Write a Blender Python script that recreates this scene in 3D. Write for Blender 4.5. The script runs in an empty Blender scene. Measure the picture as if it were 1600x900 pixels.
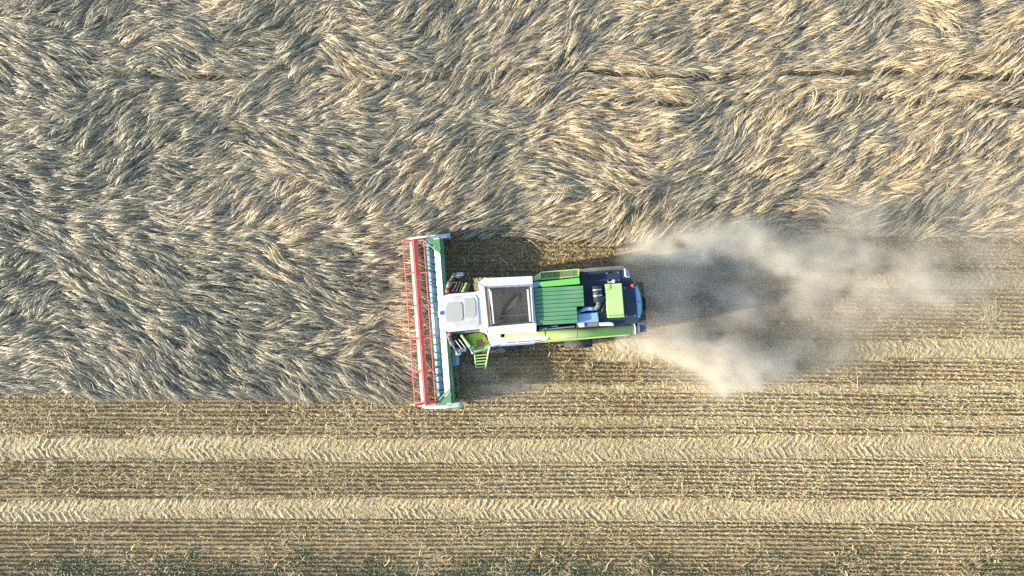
import bpy, bmesh, math, random
import numpy as np
from mathutils import Vector, Matrix

R = math.radians
random.seed(5)
rng = np.random.default_rng(11)
scene = bpy.context.scene
COL = scene.collection

# ------------------------------------------------------------------ camera
CAM_H = 32.0            # drone height above the field
PXM = 34.0              # photo pixels per metre on the ground
cam_d = bpy.data.cameras.new('camera')
cam_d.sensor_width = 36.0
cam_d.lens = 36.0 * CAM_H / (1600.0 / PXM)
cam_d.clip_start = 0.5
cam_d.clip_end = 2000.0
cam = bpy.data.objects.new('camera', cam_d)
COL.objects.link(cam)
cam.location = (0, 0, CAM_H)
cam.rotation_euler = (0, 0, 0)
scene.camera = cam

# ------------------------------------------------------------------ light
SUN_EL = 20.0
SUN_TRAVEL = 10.5        # the light runs to the right and a little up the picture
world = bpy.data.worlds.new('World')
scene.world = world
world.use_nodes = True
wn = world.node_tree
bgn = wn.nodes['Background']
sky = wn.nodes.new('ShaderNodeTexSky')
sky.sky_type = 'NISHITA'
sky.sun_disc = False
sky.sun_elevation = R(SUN_EL)
sky.sun_rotation = R(270.0 - SUN_TRAVEL)
sky.air_density = 1.0
sky.dust_density = 1.0
sky.ozone_density = 1.0
wn.links.new(sky.outputs[0], bgn.inputs[0])
bgn.inputs[1].default_value = 0.15
sun_d = bpy.data.lights.new('sun', 'SUN')
sun_d.energy = 4.2
sun_d.angle = R(0.53)
sun_d.color = (1.0, 0.90, 0.74)
sun = bpy.data.objects.new('sun', sun_d)
COL.objects.link(sun)
tv = Vector((math.cos(R(SUN_EL)) * math.cos(R(SUN_TRAVEL)),
             math.cos(R(SUN_EL)) * math.sin(R(SUN_TRAVEL)), -math.sin(R(SUN_EL))))
sun.rotation_euler = tv.to_track_quat('-Z', 'Y').to_euler()
sun.location = (-40, -6, 20)

vs = scene.view_settings
vs.view_transform = 'Standard'
vs.look = 'None'
vs.gamma = 1.0
vs.use_curve_mapping = False
vs.exposure = 1.48
scene.render.engine = 'CYCLES'
scene.cycles.max_bounces = 6
scene.cycles.diffuse_bounces = 3
scene.cycles.glossy_bounces = 3
scene.cycles.volume_bounces = 2
scene.cycles.use_denoising = False


# ------------------------------------------------------------------ helpers
def ground_xy(px, py, z=0.0):
    k = (CAM_H - z) / CAM_H / PXM
    return np.array(((px - 800.0) * k, (450.0 - py) * k))


def tag(o, label=None, cat=None, group=None, kind=None):
    if label: o['label'] = label
    if cat: o['category'] = cat
    if group: o['group'] = group
    if kind: o['kind'] = kind
    return o


class Lattice:
    """smooth value noise on a random lattice"""
    def __init__(self, seed):
        self.g = np.random.default_rng(seed).random((256, 256))

    def __call__(self, x, y, scale):
        x = x / scale + 1000.3
        y = y / scale + 1000.7
        xi = np.floor(x).astype(int)
        yi = np.floor(y).astype(int)
        fx = x - xi
        fy = y - yi
        fx = fx * fx * (3 - 2 * fx)
        fy = fy * fy * (3 - 2 * fy)
        g = self.g
        a = g[xi % 256, yi % 256]; b = g[(xi + 1) % 256, yi % 256]
        c = g[xi % 256, (yi + 1) % 256]; d = g[(xi + 1) % 256, (yi + 1) % 256]
        return (a * (1 - fx) + b * fx) * (1 - fy) + (c * (1 - fx) + d * fx) * fy

    def fbm(self, x, y, scale, octaves=3):
        s = 0; a = 1; t = 0
        for k in range(octaves):
            s = s + a * self(x + 17.1 * k, y - 9.3 * k, scale / 2 ** k)
            t += a
            a *= 0.5
        return s / t


def np_mesh(name, verts, quads, attrs=None, smooth=False):
    me = bpy.data.meshes.new(name)
    nv, nq = len(verts), len(quads)
    me.vertices.add(nv)
    me.vertices.foreach_set('co', np.ascontiguousarray(verts, dtype=np.float32).ravel())
    me.loops.add(nq * 4)
    me.loops.foreach_set('vertex_index', np.ascontiguousarray(quads, dtype=np.int32).ravel())
    me.polygons.add(nq)
    me.polygons.foreach_set('loop_start', np.arange(nq, dtype=np.int32) * 4)
    if smooth:
        me.polygons.foreach_set('use_smooth', np.ones(nq, dtype=bool))
    for k, v in (attrs or {}).items():
        at = me.attributes.new(k, 'FLOAT', 'POINT')
        at.data.foreach_set('value', np.ascontiguousarray(v, dtype=np.float32).ravel())
    me.update(calc_edges=True)
    return me


def ribbons(P, W, width):
    """P (N,K,3) centre lines, W (N,3) or (N,K,3) side directions, width (N,K) half widths"""
    N, K, _ = P.shape
    if W.ndim == 2:
        W = W[:, None, :]
    off = W * width[:, :, None]
    V = np.stack((P - off, P + off), axis=2).reshape(-1, 3)
    base = (np.arange(N) * K * 2)[:, None] + (np.arange(K - 1) * 2)[None, :]
    Q = np.stack((base, base + 1, base + 3, base + 2), axis=-1).reshape(-1, 4)
    return V, Q


def link(name, me, mat, parent=None):
    o = bpy.data.objects.new(name, me)
    COL.objects.link(o)
    if mat:
        me.materials.append(mat)
    if parent:
        o.parent = parent
    return o


# ------------------------------------------------------------------ materials
def new_mat(name):
    m = bpy.data.materials.new(name)
    m.use_nodes = True
    nt = m.node_tree
    return m, nt, nt.nodes['Principled BSDF']


def N_(nt, t, **kw):
    n = nt.nodes.new(t)
    for k, v in kw.items():
        setattr(n, k, v)
    return n


def ramp(nt, stops, src):
    r = N_(nt, 'ShaderNodeValToRGB')
    cr = r.color_ramp
    while len(cr.elements) < len(stops):
        cr.elements.new(0.5)
    for e, (p, c) in zip(cr.elements, stops):
        e.position = p
        e.color = (*c, 1)
    nt.links.new(src, r.inputs[0])
    return r.outputs[0]


def straw_mat(name, stops, rough=0.55, spec=0.35, transl=0.0, rnd_amount=0.5):
    m, nt, b = new_mat(name)
    at = N_(nt, 'ShaderNodeAttribute', attribute_name='tone')
    c = ramp(nt, stops, at.outputs['Fac'])
    rn = N_(nt, 'ShaderNodeAttribute', attribute_name='rnd')
    mr = N_(nt, 'ShaderNodeMapRange')
    mr.inputs['To Min'].default_value = 1 - rnd_amount
    mr.inputs['To Max'].default_value = 1 + rnd_amount * 0.6
    nt.links.new(rn.outputs['Fac'], mr.inputs['Value'])
    mul = N_(nt, 'ShaderNodeVectorMath', operation='SCALE')
    nt.links.new(c, mul.inputs[0])
    nt.links.new(mr.outputs[0], mul.inputs['Scale'])
    nt.links.new(mul.outputs[0], b.inputs['Base Color'])
    b.inputs['Roughness'].default_value = rough
    b.inputs['Specular IOR Level'].default_value = spec
    if transl:
        tr = N_(nt, 'ShaderNodeBsdfTranslucent')
        nt.links.new(mul.outputs[0], tr.inputs['Color'])
        mx = N_(nt, 'ShaderNodeMixShader')
        mx.inputs[0].default_value = transl
        nt.links.new(b.outputs[0], mx.inputs[1])
        nt.links.new(tr.outputs[0], mx.inputs[2])
        nt.links.new(mx.outputs[0], nt.nodes['Material Output'].inputs[0])
    return m


def paint(name, col, rough=0.35, metal=0.0, dust=0.25, dust_col=(0.42, 0.36, 0.26), scale=1.6, spec=0.5, coat=0.0):
    """painted sheet with settled dust in uneven patches"""
    m, nt, b = new_mat(name)
    tc = N_(nt, 'ShaderNodeTexCoord')
    n1 = N_(nt, 'ShaderNodeTexNoise')
    n1.inputs['Scale'].default_value = scale
    n1.inputs['Detail'].default_value = 6
    n1.inputs['Roughness'].default_value = 0.65
    nt.links.new(tc.outputs['Object'], n1.inputs['Vector'])
    f = N_(nt, 'ShaderNodeMapRange')
    f.inputs['From Min'].default_value = 0.38
    f.inputs['From Max'].default_value = 0.68
    f.inputs['To Max'].default_value = dust
    nt.links.new(n1.outputs['Fac'], f.inputs['Value'])
    n2 = N_(nt, 'ShaderNodeTexNoise')
    n2.inputs['Scale'].default_value = 26
    n2.inputs['Detail'].default_value = 3
    nt.links.new(tc.outputs['Object'], n2.inputs['Vector'])
    f2 = N_(nt, 'ShaderNodeMapRange')
    f2.inputs['From Min'].default_value = 0.60
    f2.inputs['From Max'].default_value = 0.68
    f2.inputs['To Max'].default_value = min(0.6, dust * 1.3)
    nt.links.new(n2.outputs['Fac'], f2.inputs['Value'])
    fm = N_(nt, 'ShaderNodeMath', operation='MAXIMUM')
    nt.links.new(f.outputs[0], fm.inputs[0])
    nt.links.new(f2.outputs[0], fm.inputs[1])
    mx = N_(nt, 'ShaderNodeMix', data_type='RGBA')
    mx.inputs['A'].default_value = (*col, 1)
    mx.inputs['B'].default_value = (*dust_col, 1)
    nt.links.new(fm.outputs[0], mx.inputs['Factor'])
    nt.links.new(mx.outputs['Result'], b.inputs['Base Color'])
    r = N_(nt, 'ShaderNodeMapRange')
    r.inputs['To Min'].default_value = rough
    r.inputs['To Max'].default_value = min(1, rough + 0.35)
    nt.links.new(n1.outputs['Fac'], r.inputs['Value'])
    nt.links.new(r.outputs[0], b.inputs['Roughness'])
    b.inputs['Metallic'].default_value = metal
    b.inputs['Specular IOR Level'].default_value = spec
    b.inputs['Coat Weight'].default_value = coat
    return m


M = {
    'cover_green': paint('cover_green_paint', (0.065, 0.21, 0.095), 0.5, dust=0.45, dust_col=(0.18, 0.26, 0.16), scale=1.2),
    'blue_dark': paint('dark_blue_plastic', (0.05, 0.075, 0.11), 0.4, dust=0.15),
    'header_pale': paint('pale_header_sheet', (0.62, 0.72, 0.64), 0.4, dust=0.35),
    'white': paint('white_paint', (0.56, 0.58, 0.59), 0.4, dust=0.45, dust_col=(0.46, 0.43, 0.37)),
    'roof': paint('dusty_roof', (0.48, 0.49, 0.49), 0.5, dust=0.65, dust_col=(0.27, 0.26, 0.23), scale=2.2),
    'roof_panel': paint('dusty_roof_panel', (0.33, 0.33, 0.31), 0.6, dust=0.5, dust_col=(0.30, 0.27, 0.21), scale=3),
    'lime': paint('lime_paint', (0.27, 0.46, 0.045), 0.5, dust=0.9, dust_col=(0.34,0.35,0.23)),
    'lime_pale': paint('faded_lime_paint', (0.33, 0.54, 0.16), 0.5, dust=0.45, dust_col=(0.42,0.42,0.28)),
    'green': paint('green_paint', (0.10, 0.42, 0.07), 0.4, dust=0.15),
    'dark_green': paint('dark_green_paint', (0.035, 0.19, 0.07), 0.4, dust=0.20),
    'header_green': paint('header_green_paint', (0.06, 0.19, 0.10), 0.45, dust=0.45, dust_col=(0.22,0.30,0.20)),
    'red': paint('red_paint', (0.66, 0.075, 0.070), 0.28, dust=0.25, dust_col=(0.60,0.30,0.26), coat=0.3),
    'sky_tint_navy': paint('sky_tinted_deck_sheet', (0.012, 0.024, 0.047), 0.42, dust=0.10, dust_col=(0.09, 0.10, 0.12)),  # blue of the reflected sky is put into this base colour
    'black': paint('black_parts', (0.012, 0.012, 0.013), 0.55, dust=0.12, dust_col=(0.12, 0.10, 0.07)),
    'steel': paint('bare_steel', (0.50, 0.54, 0.60), 0.28, metal=0.85, dust=0.15),
    'sky_tint_sheet': paint('sky_tinted_sheet', (0.24, 0.41, 0.62), 0.35, metal=0.35, dust=0.10),  # bare sheet with the sky's blue reflection painted into its colour
    'grey': paint('grey_plastic', (0.10, 0.11, 0.12), 0.45, dust=0.25),
    'tank': paint('tank_inside', (0.33, 0.28, 0.20), 0.6, dust=0.7, dust_col=(0.36, 0.31, 0.23), scale=2.0),
    'tyre': paint('rubber', (0.022, 0.023, 0.025), 0.8, dust=0.55, dust_col=(0.20, 0.17, 0.12), scale=5),
    'mat': paint('brown_mat', (0.20, 0.15, 0.10), 0.8, dust=0.4),
    'orange': paint('beacon_plastic', (0.75, 0.10, 0.03), 0.25, dust=0.05),
    'blue': paint('blue_badge', (0.02, 0.10, 0.30), 0.3, dust=0.05),
    'red_letters': paint('red_letters', (0.60, 0.05, 0.05), 0.4, dust=0.1),
    'chaffy': paint('chaff_covered_sheet', (0.06, 0.055, 0.045), 0.9, dust=0.95, dust_col=(0.26, 0.22, 0.13), scale=12),
}
gm, gnt, gb = new_mat('cab_glass')
gb.inputs['Base Color'].default_value = (0.02, 0.03, 0.03, 1)
gb.inputs['Roughness'].default_value = 0.05
gb.inputs['Transmission Weight'].default_value = 0.6
M['glass'] = gm


def perforated():
    m, nt, b = new_mat('perforated_lime_floor')
    tc = N_(nt, 'ShaderNodeTexCoord')
    v = N_(nt, 'ShaderNodeTexVoronoi')
    v.inputs['Scale'].default_value = 14
    v.inputs['Randomness'].default_value = 0.15
    nt.links.new(tc.outputs['Object'], v.inputs['Vector'])
    c = ramp(nt, [(0.0, (0.03, 0.06, 0.01)), (0.27, (0.05, 0.10, 0.01)), (0.36, (0.36, 0.62, 0.05)), (1, (0.42, 0.66, 0.08))], v.outputs['Distance'])
    nt.links.new(c, b.inputs['Base Color'])
    b.inputs['Roughness'].default_value = 0.5
    return m


M['perforated'] = perforated()

# ------------------------------------------------------------------ ground
LA, LB, LC, LD = Lattice(1), Lattice(2), Lattice(3), Lattice(4)


def soil_mat():
    m, nt, b = new_mat('field_soil')
    tc = N_(nt, 'ShaderNodeTexCoord')
    n1 = N_(nt, 'ShaderNodeTexNoise'); n1.inputs['Scale'].default_value = 0.45; n1.inputs['Detail'].default_value = 8
    n2 = N_(nt, 'ShaderNodeTexNoise'); n2.inputs['Scale'].default_value = 22; n2.inputs['Detail'].default_value = 6
    mp = N_(nt, 'ShaderNodeMapping'); mp.inputs['Scale'].default_value = (0.4, 1, 1)
    nt.links.new(tc.outputs['Object'], mp.inputs[0])
    nt.links.new(mp.outputs[0], n1.inputs['Vector'])
    nt.links.new(mp.outputs[0], n2.inputs['Vector'])
    c1 = ramp(nt, [(0.36, (0.125, 0.100, 0.056)), (0.64, (0.32, 0.26, 0.155))], n1.outputs['Fac'])
    c2 = ramp(nt, [(0.40, (0.18, 0.135, 0.075)), (0.75, (0.50, 0.40, 0.23))], n2.outputs['Fac'])
    mx = N_(nt, 'ShaderNodeMix', data_type='RGBA'); mx.inputs['Factor'].default_value = 0.5
    nt.links.new(c1, mx.inputs['A']); nt.links.new(c2, mx.inputs['B'])
    nt.links.new(mx.outputs['Result'], b.inputs['Base Color'])
    b.inputs['Roughness'].default_value = 0.95
    bp = N_(nt, 'ShaderNodeBump'); bp.inputs['Strength'].default_value = 0.8; bp.inputs['Distance'].default_value = 0.03
    nt.links.new(n2.outputs['Fac'], bp.inputs['Height'])
    nt.links.new(bp.outputs[0], b.inputs['Normal'])
    return m


SOIL = soil_mat()
me = bpy.data.meshes.new('ground')
me.from_pydata([(-600, -600, 0), (600, -600, 0), (600, 600, 0), (-600, 600, 0)], [], [(0, 1, 2, 3)])
tag(link('ground', me, SOIL), 'brown soil of the grain field under stubble and crop', 'ground', kind='structure')

# field layout -----------------------------------------------------------
X0, X1, Y0, Y1 = -29.0, 29.0, -17.5, 19.0
ROW = 0.197
CUT_X = -3.60                    # where the knife stands now


def cut_x(y):
    """the knife runs square to the harvester, which drives a few degrees off the rows"""
    return -3.66 - 0.0734 * (y + 1.47)


def crop_edge(x):
    """y of the border between standing crop and stubble"""
    wob = (LA(x, x * 0 + 3.0, 1.1) - 0.5) * 0.55 + (LB(x, x * 0 + 8.0, 0.35) - 0.5) * 0.30
    left = -4.80 + wob * 0.6
    right = 2.22 + wob * 1.2 - 0.35 * np.exp(-((x - 5.0) / 3.0) ** 2)
    right = np.where((x > -4.2) & (x < -2.6), 2.5, right)
    return np.where(x < CUT_X, left, right)


# wheel tracks: centre y, half width, direction of the lug arrows, x range
def track_y(c, x):
    return c + 0.05 * np.sin(x * 0.16 + c) + (LC(x, x * 0 + c * 3, 6.0) - 0.5) * 0.16


TRACKS = [(-7.38, 0.56, 1, X0, X1), (-10.20, 0.50, 1, X0, X1),
          (-2.82, 0.48, -1, 3.4, X1), (0.30, 0.42, -1, 6.0, X1)]
TRAMS = [(-4.62, 0.20), (-6.12, 0.20)]      # sprayer tramlines, already flat before the cut (right of the header)


def in_tracks(x, y, grow=0.0):  # grow may be an array: a ragged border
    r = np.zeros(x.shape, bool)
    for c, hw, s, a, b in TRACKS:
        r |= (np.abs(y - track_y(c, x)) < hw + grow) & (x > a) & (x < b)
    return r


def in_trams(x, y):
    r = np.zeros(x.shape, bool)
    for c, hw in TRAMS:
        r |= np.abs(y - c - 0.02 * np.sin(x * 0.3)) < hw
    return r & (x > -1.5)


def track_mesh(c, hw, s, a, b):
    nx = int((b - a) / 0.035)
    ny = int(2 * hw / 0.035)
    xs = np.linspace(a, b, nx)
    ts = np.linspace(-1, 1, ny)
    X, T = np.meshgrid(xs, ts, indexing='ij')
    Y = track_y(c, X) + T * hw
    ph = (X - s * np.abs(T) * hw * 0.75 + (LA(X, Y, 1.2) - 0.5) * 0.20 + (LD(X, Y, 0.25) - 0.5) * 0.14) / 0.33 + np.where(T > 0, 0.5, 0.0)
    lug = 0.5 + 0.5 * np.sin(ph * 2 * np.pi)
    lug = lug ** 1.2
    strength = (0.15 + 0.85 * np.clip((LB.fbm(X, Y, 1.4, 2) - 0.25) * 2.0, 0, 1)) * (1.0 if s > 0 else 0.55)
    Z = 0.006 + 0.064 * lug * strength * np.clip((1 - np.abs(T)) * 7, 0, 1) + 0.03 * LC(X, Y, 0.09) + 0.012 * LD(X, Y, 0.045)
    V = np.stack((X, Y, Z), -1).reshape(-1, 3)
    i = np.arange(nx - 1)[:, None] * ny + np.arange(ny - 1)[None, :]
    Q = np.stack((i, i + ny, i + ny + 1, i + 1), -1).reshape(-1, 4)
    return np_mesh('tyre_track', V, Q, smooth=True)


def pressed_mat():
    m, nt, b = new_mat('pressed_straw')
    tc = N_(nt, 'ShaderNodeTexCoord')
    n1 = N_(nt, 'ShaderNodeTexNoise'); n1.inputs['Scale'].default_value = 16; n1.inputs['Detail'].default_value = 7
    n2 = N_(nt, 'ShaderNodeTexNoise'); n2.inputs['Scale'].default_value = 1.3; n2.inputs['Detail'].default_value = 4
    for n in (n1, n2):
        nt.links.new(tc.outputs['Object'], n.inputs['Vector'])
    c = ramp(nt, [(0.3, (0.24, 0.185, 0.10)), (0.5, (0.40, 0.32, 0.175)), (0.72, (0.56, 0.46, 0.265))], n1.outputs['Fac'])
    d = ramp(nt, [(0.3, (0.8, 0.8, 0.8)), (0.7, (1.05, 1.03, 1.0))], n2.outputs['Fac'])
    mx = N_(nt, 'ShaderNodeMix', data_type='RGBA', blend_type='MULTIPLY'); mx.inputs['Factor'].default_value = 1
    nt.links.new(c, mx.inputs['A']); nt.links.new(d, mx.inputs['B'])
    nt.links.new(mx.outputs['Result'], b.inputs['Base Color'])
    b.inputs['Roughness'].default_value = 0.8
    return m


PRESSED = pressed_mat()
def tram_mesh(c, hw, a, b):
    nx, ny = int((b - a) / 0.05), 12
    X, T = np.meshgrid(np.linspace(a, b, nx), np.linspace(-1, 1, ny), indexing='ij')
    Y = c + 0.02 * np.sin(X * 0.3) + T * hw + (LA(X, T * 9, 0.5) - 0.5) * 0.08
    Z = 0.008 + 0.03 * LC(X, Y, 0.12) + 0.02 * LD(X, Y, 0.05)
    V = np.stack((X, Y, Z), -1).reshape(-1, 3)
    i = np.arange(nx - 1)[:, None] * ny + np.arange(ny - 1)[None, :]
    Q = np.stack((i, i + ny, i + ny + 1, i + 1), -1).reshape(-1, 4)
    return np_mesh('tramline', V, Q, smooth=True)


for (c, hw), lab in zip(TRAMS, ('narrow smooth tramline nearer to the harvester, below the dust', 'narrow smooth tramline just above the upper wide tyre track')):
    tag(link('tramline', tram_mesh(c, hw, -1.5, X1), PRESSED), lab, 'tramline', kind='structure')
track_labels = ['upper of the two wide tyre tracks pressed into the stubble along the lower field',
                'lower of the two wide tyre tracks, nearest to the weedy field edge',
                'fresh tyre track behind the left wheels of the harvester, fading into dust',
                'faint fresh tyre track behind the right wheels, beyond the dust']
for (c, hw, s, a, b), lab in zip(TRACKS, track_labels):
    o = link('tyre_track', track_mesh(c, hw, s, a, b), PRESSED)
    tag(o, lab, 'tyre track', kind='structure')

# ------------------------------------------------------------------ stubble
STUB = straw_mat('stubble_straw', [(0.0, (0.19, 0.13, 0.06)), (0.4, (0.43, 0.32, 0.15)), (0.75, (0.60, 0.49, 0.275)), (1.0, (0.72, 0.62, 0.39))],
                 rough=0.5, transl=0.15)


def row_wave(x):
    return 0.03 * np.sin(x * 0.21) - 0.0006 * np.clip(x - 2, 0, None) ** 2 * 0.6


def build_stubble():
    hills = []
    step = 0.055
    ks = np.arange(int(Y0 / ROW), int(Y1 / ROW))
    xs = np.arange(X0, X1, step)
    K, Xg = np.meshgrid(ks, xs, indexing='ij')
    x = (Xg + rng.uniform(-step, step, Xg.shape)).ravel()
    y = (K * ROW).ravel() + row_wave(x) + 0.07 * (LC(x, K.ravel() * 3.7, 1.8) - 0.5) + rng.normal(0, 0.016, x.size)
    keep = y < crop_edge(x) + 0.1
    gap = LA.fbm(x, y * 2.2, 0.9, 2)
    keep &= rng.random(x.size) < np.clip(1.9 - 1.5 * gap, 0.25, 1)
    keep &= ~in_tracks(x, y, 0.25 * (LD.fbm(x, y * 3, 0.8, 3) - 0.78))
    tram = in_trams(x, y)
    keep &= ~(tram & (rng.random(x.size) < 0.75))
    x, y = x[keep], y[keep]
    n = 6
    x = np.repeat(x, n) + rng.normal(0, 0.018, x.size * n)
    y = np.repeat(y, n) + rng.normal(0, 0.014, y.size * n)
    N = x.size
    ln = rng.uniform(0.10, 0.20, N) * np.where(y < -11.5, 0.8, 1.0)
    tilt = np.abs(rng.normal(0.72, 0.30, N))                   # bent over by the knife
    az = np.where(rng.random(N) < 0.7, 0.0, np.pi) + rng.normal(0, 0.30, N)
    dz = np.cos(tilt) * ln
    dx = np.sin(tilt) * ln * np.cos(az)
    dy = np.sin(tilt) * ln * np.sin(az)
    p0 = np.stack((x, y, np.zeros(N)), -1)
    p1 = p0 + np.stack((dx, dy, np.maximum(dz, 0.03)), -1)
    P = np.stack((p0, p1), 1)
    wa = az + np.pi / 2 + rng.normal(0, 0.7, N)
    Wd = np.stack((np.cos(wa), np.sin(wa), rng.normal(0, 0.25, N)), -1)
    wd = np.stack((rng.uniform(0.006, 0.010, N), rng.uniform(0.005, 0.011, N)), -1)
    V, Q = ribbons(P, Wd, wd)
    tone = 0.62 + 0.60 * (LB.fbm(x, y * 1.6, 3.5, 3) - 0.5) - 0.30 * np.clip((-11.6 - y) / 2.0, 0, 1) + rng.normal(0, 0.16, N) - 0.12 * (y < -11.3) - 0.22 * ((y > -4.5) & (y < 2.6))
    tone = np.clip(tone, 0.02, 1)
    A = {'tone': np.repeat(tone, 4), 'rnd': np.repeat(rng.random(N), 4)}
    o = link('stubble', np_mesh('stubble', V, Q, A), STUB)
    tag(o, 'rows of short cut straw stubble covering the harvested strips', 'stubble', kind='stuff')


build_stubble()


def build_litter():
    """loose straw lying on the stubble and pressed into the wheel tracks"""
    N = 250000
    x = rng.uniform(X0, X1, N)
    y = rng.uniform(Y0, 2.8, N)
    dens = LA.fbm(x, y * 1.8, 1.6, 3)
    heavy = np.clip(0.06 + 1.6 * (dens - 0.52), 0.03, 0.6)
    left = (x < -10 + 6 * LC(x, y, 2.0)) & (y < -4.6) & (y > -9.4)
    heavy = np.where(left, np.clip(heavy + 0.9 * np.clip(LB(x, y * 1.5, 1.5) - 0.25, 0, 1), 0, 1), heavy)
    fresh = (y > 0.8) & (x > -3)
    heavy = np.where(fresh, np.clip(heavy + 0.35, 0, 1), heavy)
    heavy = np.where((y < -4.5) & (y > -6.9), np.clip(heavy + 0.06, 0, 1), heavy)
    tr = in_tracks(x, y) | in_trams(x, y)
    heavy = np.where(tr, np.where(y > -5, 0.45, 1.0), heavy)
    keep = (y < crop_edge(x)) & (rng.random(N) < heavy)
    x, y, tr = x[keep], y[keep], tr[keep]
    N = x.size
    ln = rng.gamma(3.0, 0.055, N) + 0.05
    az = rng.normal(0, 0.9, N)
    sgn = np.zeros(N); s_dir = np.ones(N)
    for c, hw, s, a, b in TRACKS:
        d = y - track_y(c, x)
        inside = np.abs(d) < hw
        sgn = np.where(inside, np.sign(d), sgn)
        s_dir = np.where(inside, s, s_dir)
    az = np.where(sgn != 0, s_dir * sgn * 0.95 + rng.normal(0, 0.35, N), az)
    ln = np.where(tr, ln * 0.75, ln)
    z = 0.03 + rng.random(N) * 0.10 * ~tr + 0.035 * tr
    t = np.array((-0.5, 0.0, 0.5))
    P = np.zeros((N, 3, 3))
    bend = rng.normal(0, 0.25, N)
    for i, k in enumerate(t):
        a2 = az + bend * k
        P[:, i, 0] = x + np.cos(a2) * ln * k
        P[:, i, 1] = y + np.sin(a2) * ln * k
        P[:, i, 2] = z + (0.25 - k * k) * 0.12 * ~tr
    P[:, 2, 2] += rng.normal(0, 0.02, N) * ~tr
    wa = az + np.pi / 2
    Wd = np.stack((np.cos(wa), np.sin(wa), rng.normal(0, 0.5, N)), -1)
    wd = np.repeat(rng.uniform(0.005, 0.011, N)[:, None], 3, 1)
    V, Q = ribbons(P, Wd, wd)
    tone = np.clip(0.66 + rng.normal(0, 0.18, N) - 0.2 * ((y > 0.6)), 0.03, 1)
    A = {'tone': np.repeat(tone, 6), 'rnd': np.repeat(rng.random(N), 6)}
    o = link('straw_litter', np_mesh('straw_litter', V, Q, A), STUB)
    tag(o, 'loose broken straw scattered over the stubble and the wheel tracks', 'straw', kind='stuff')


build_litter()

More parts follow.
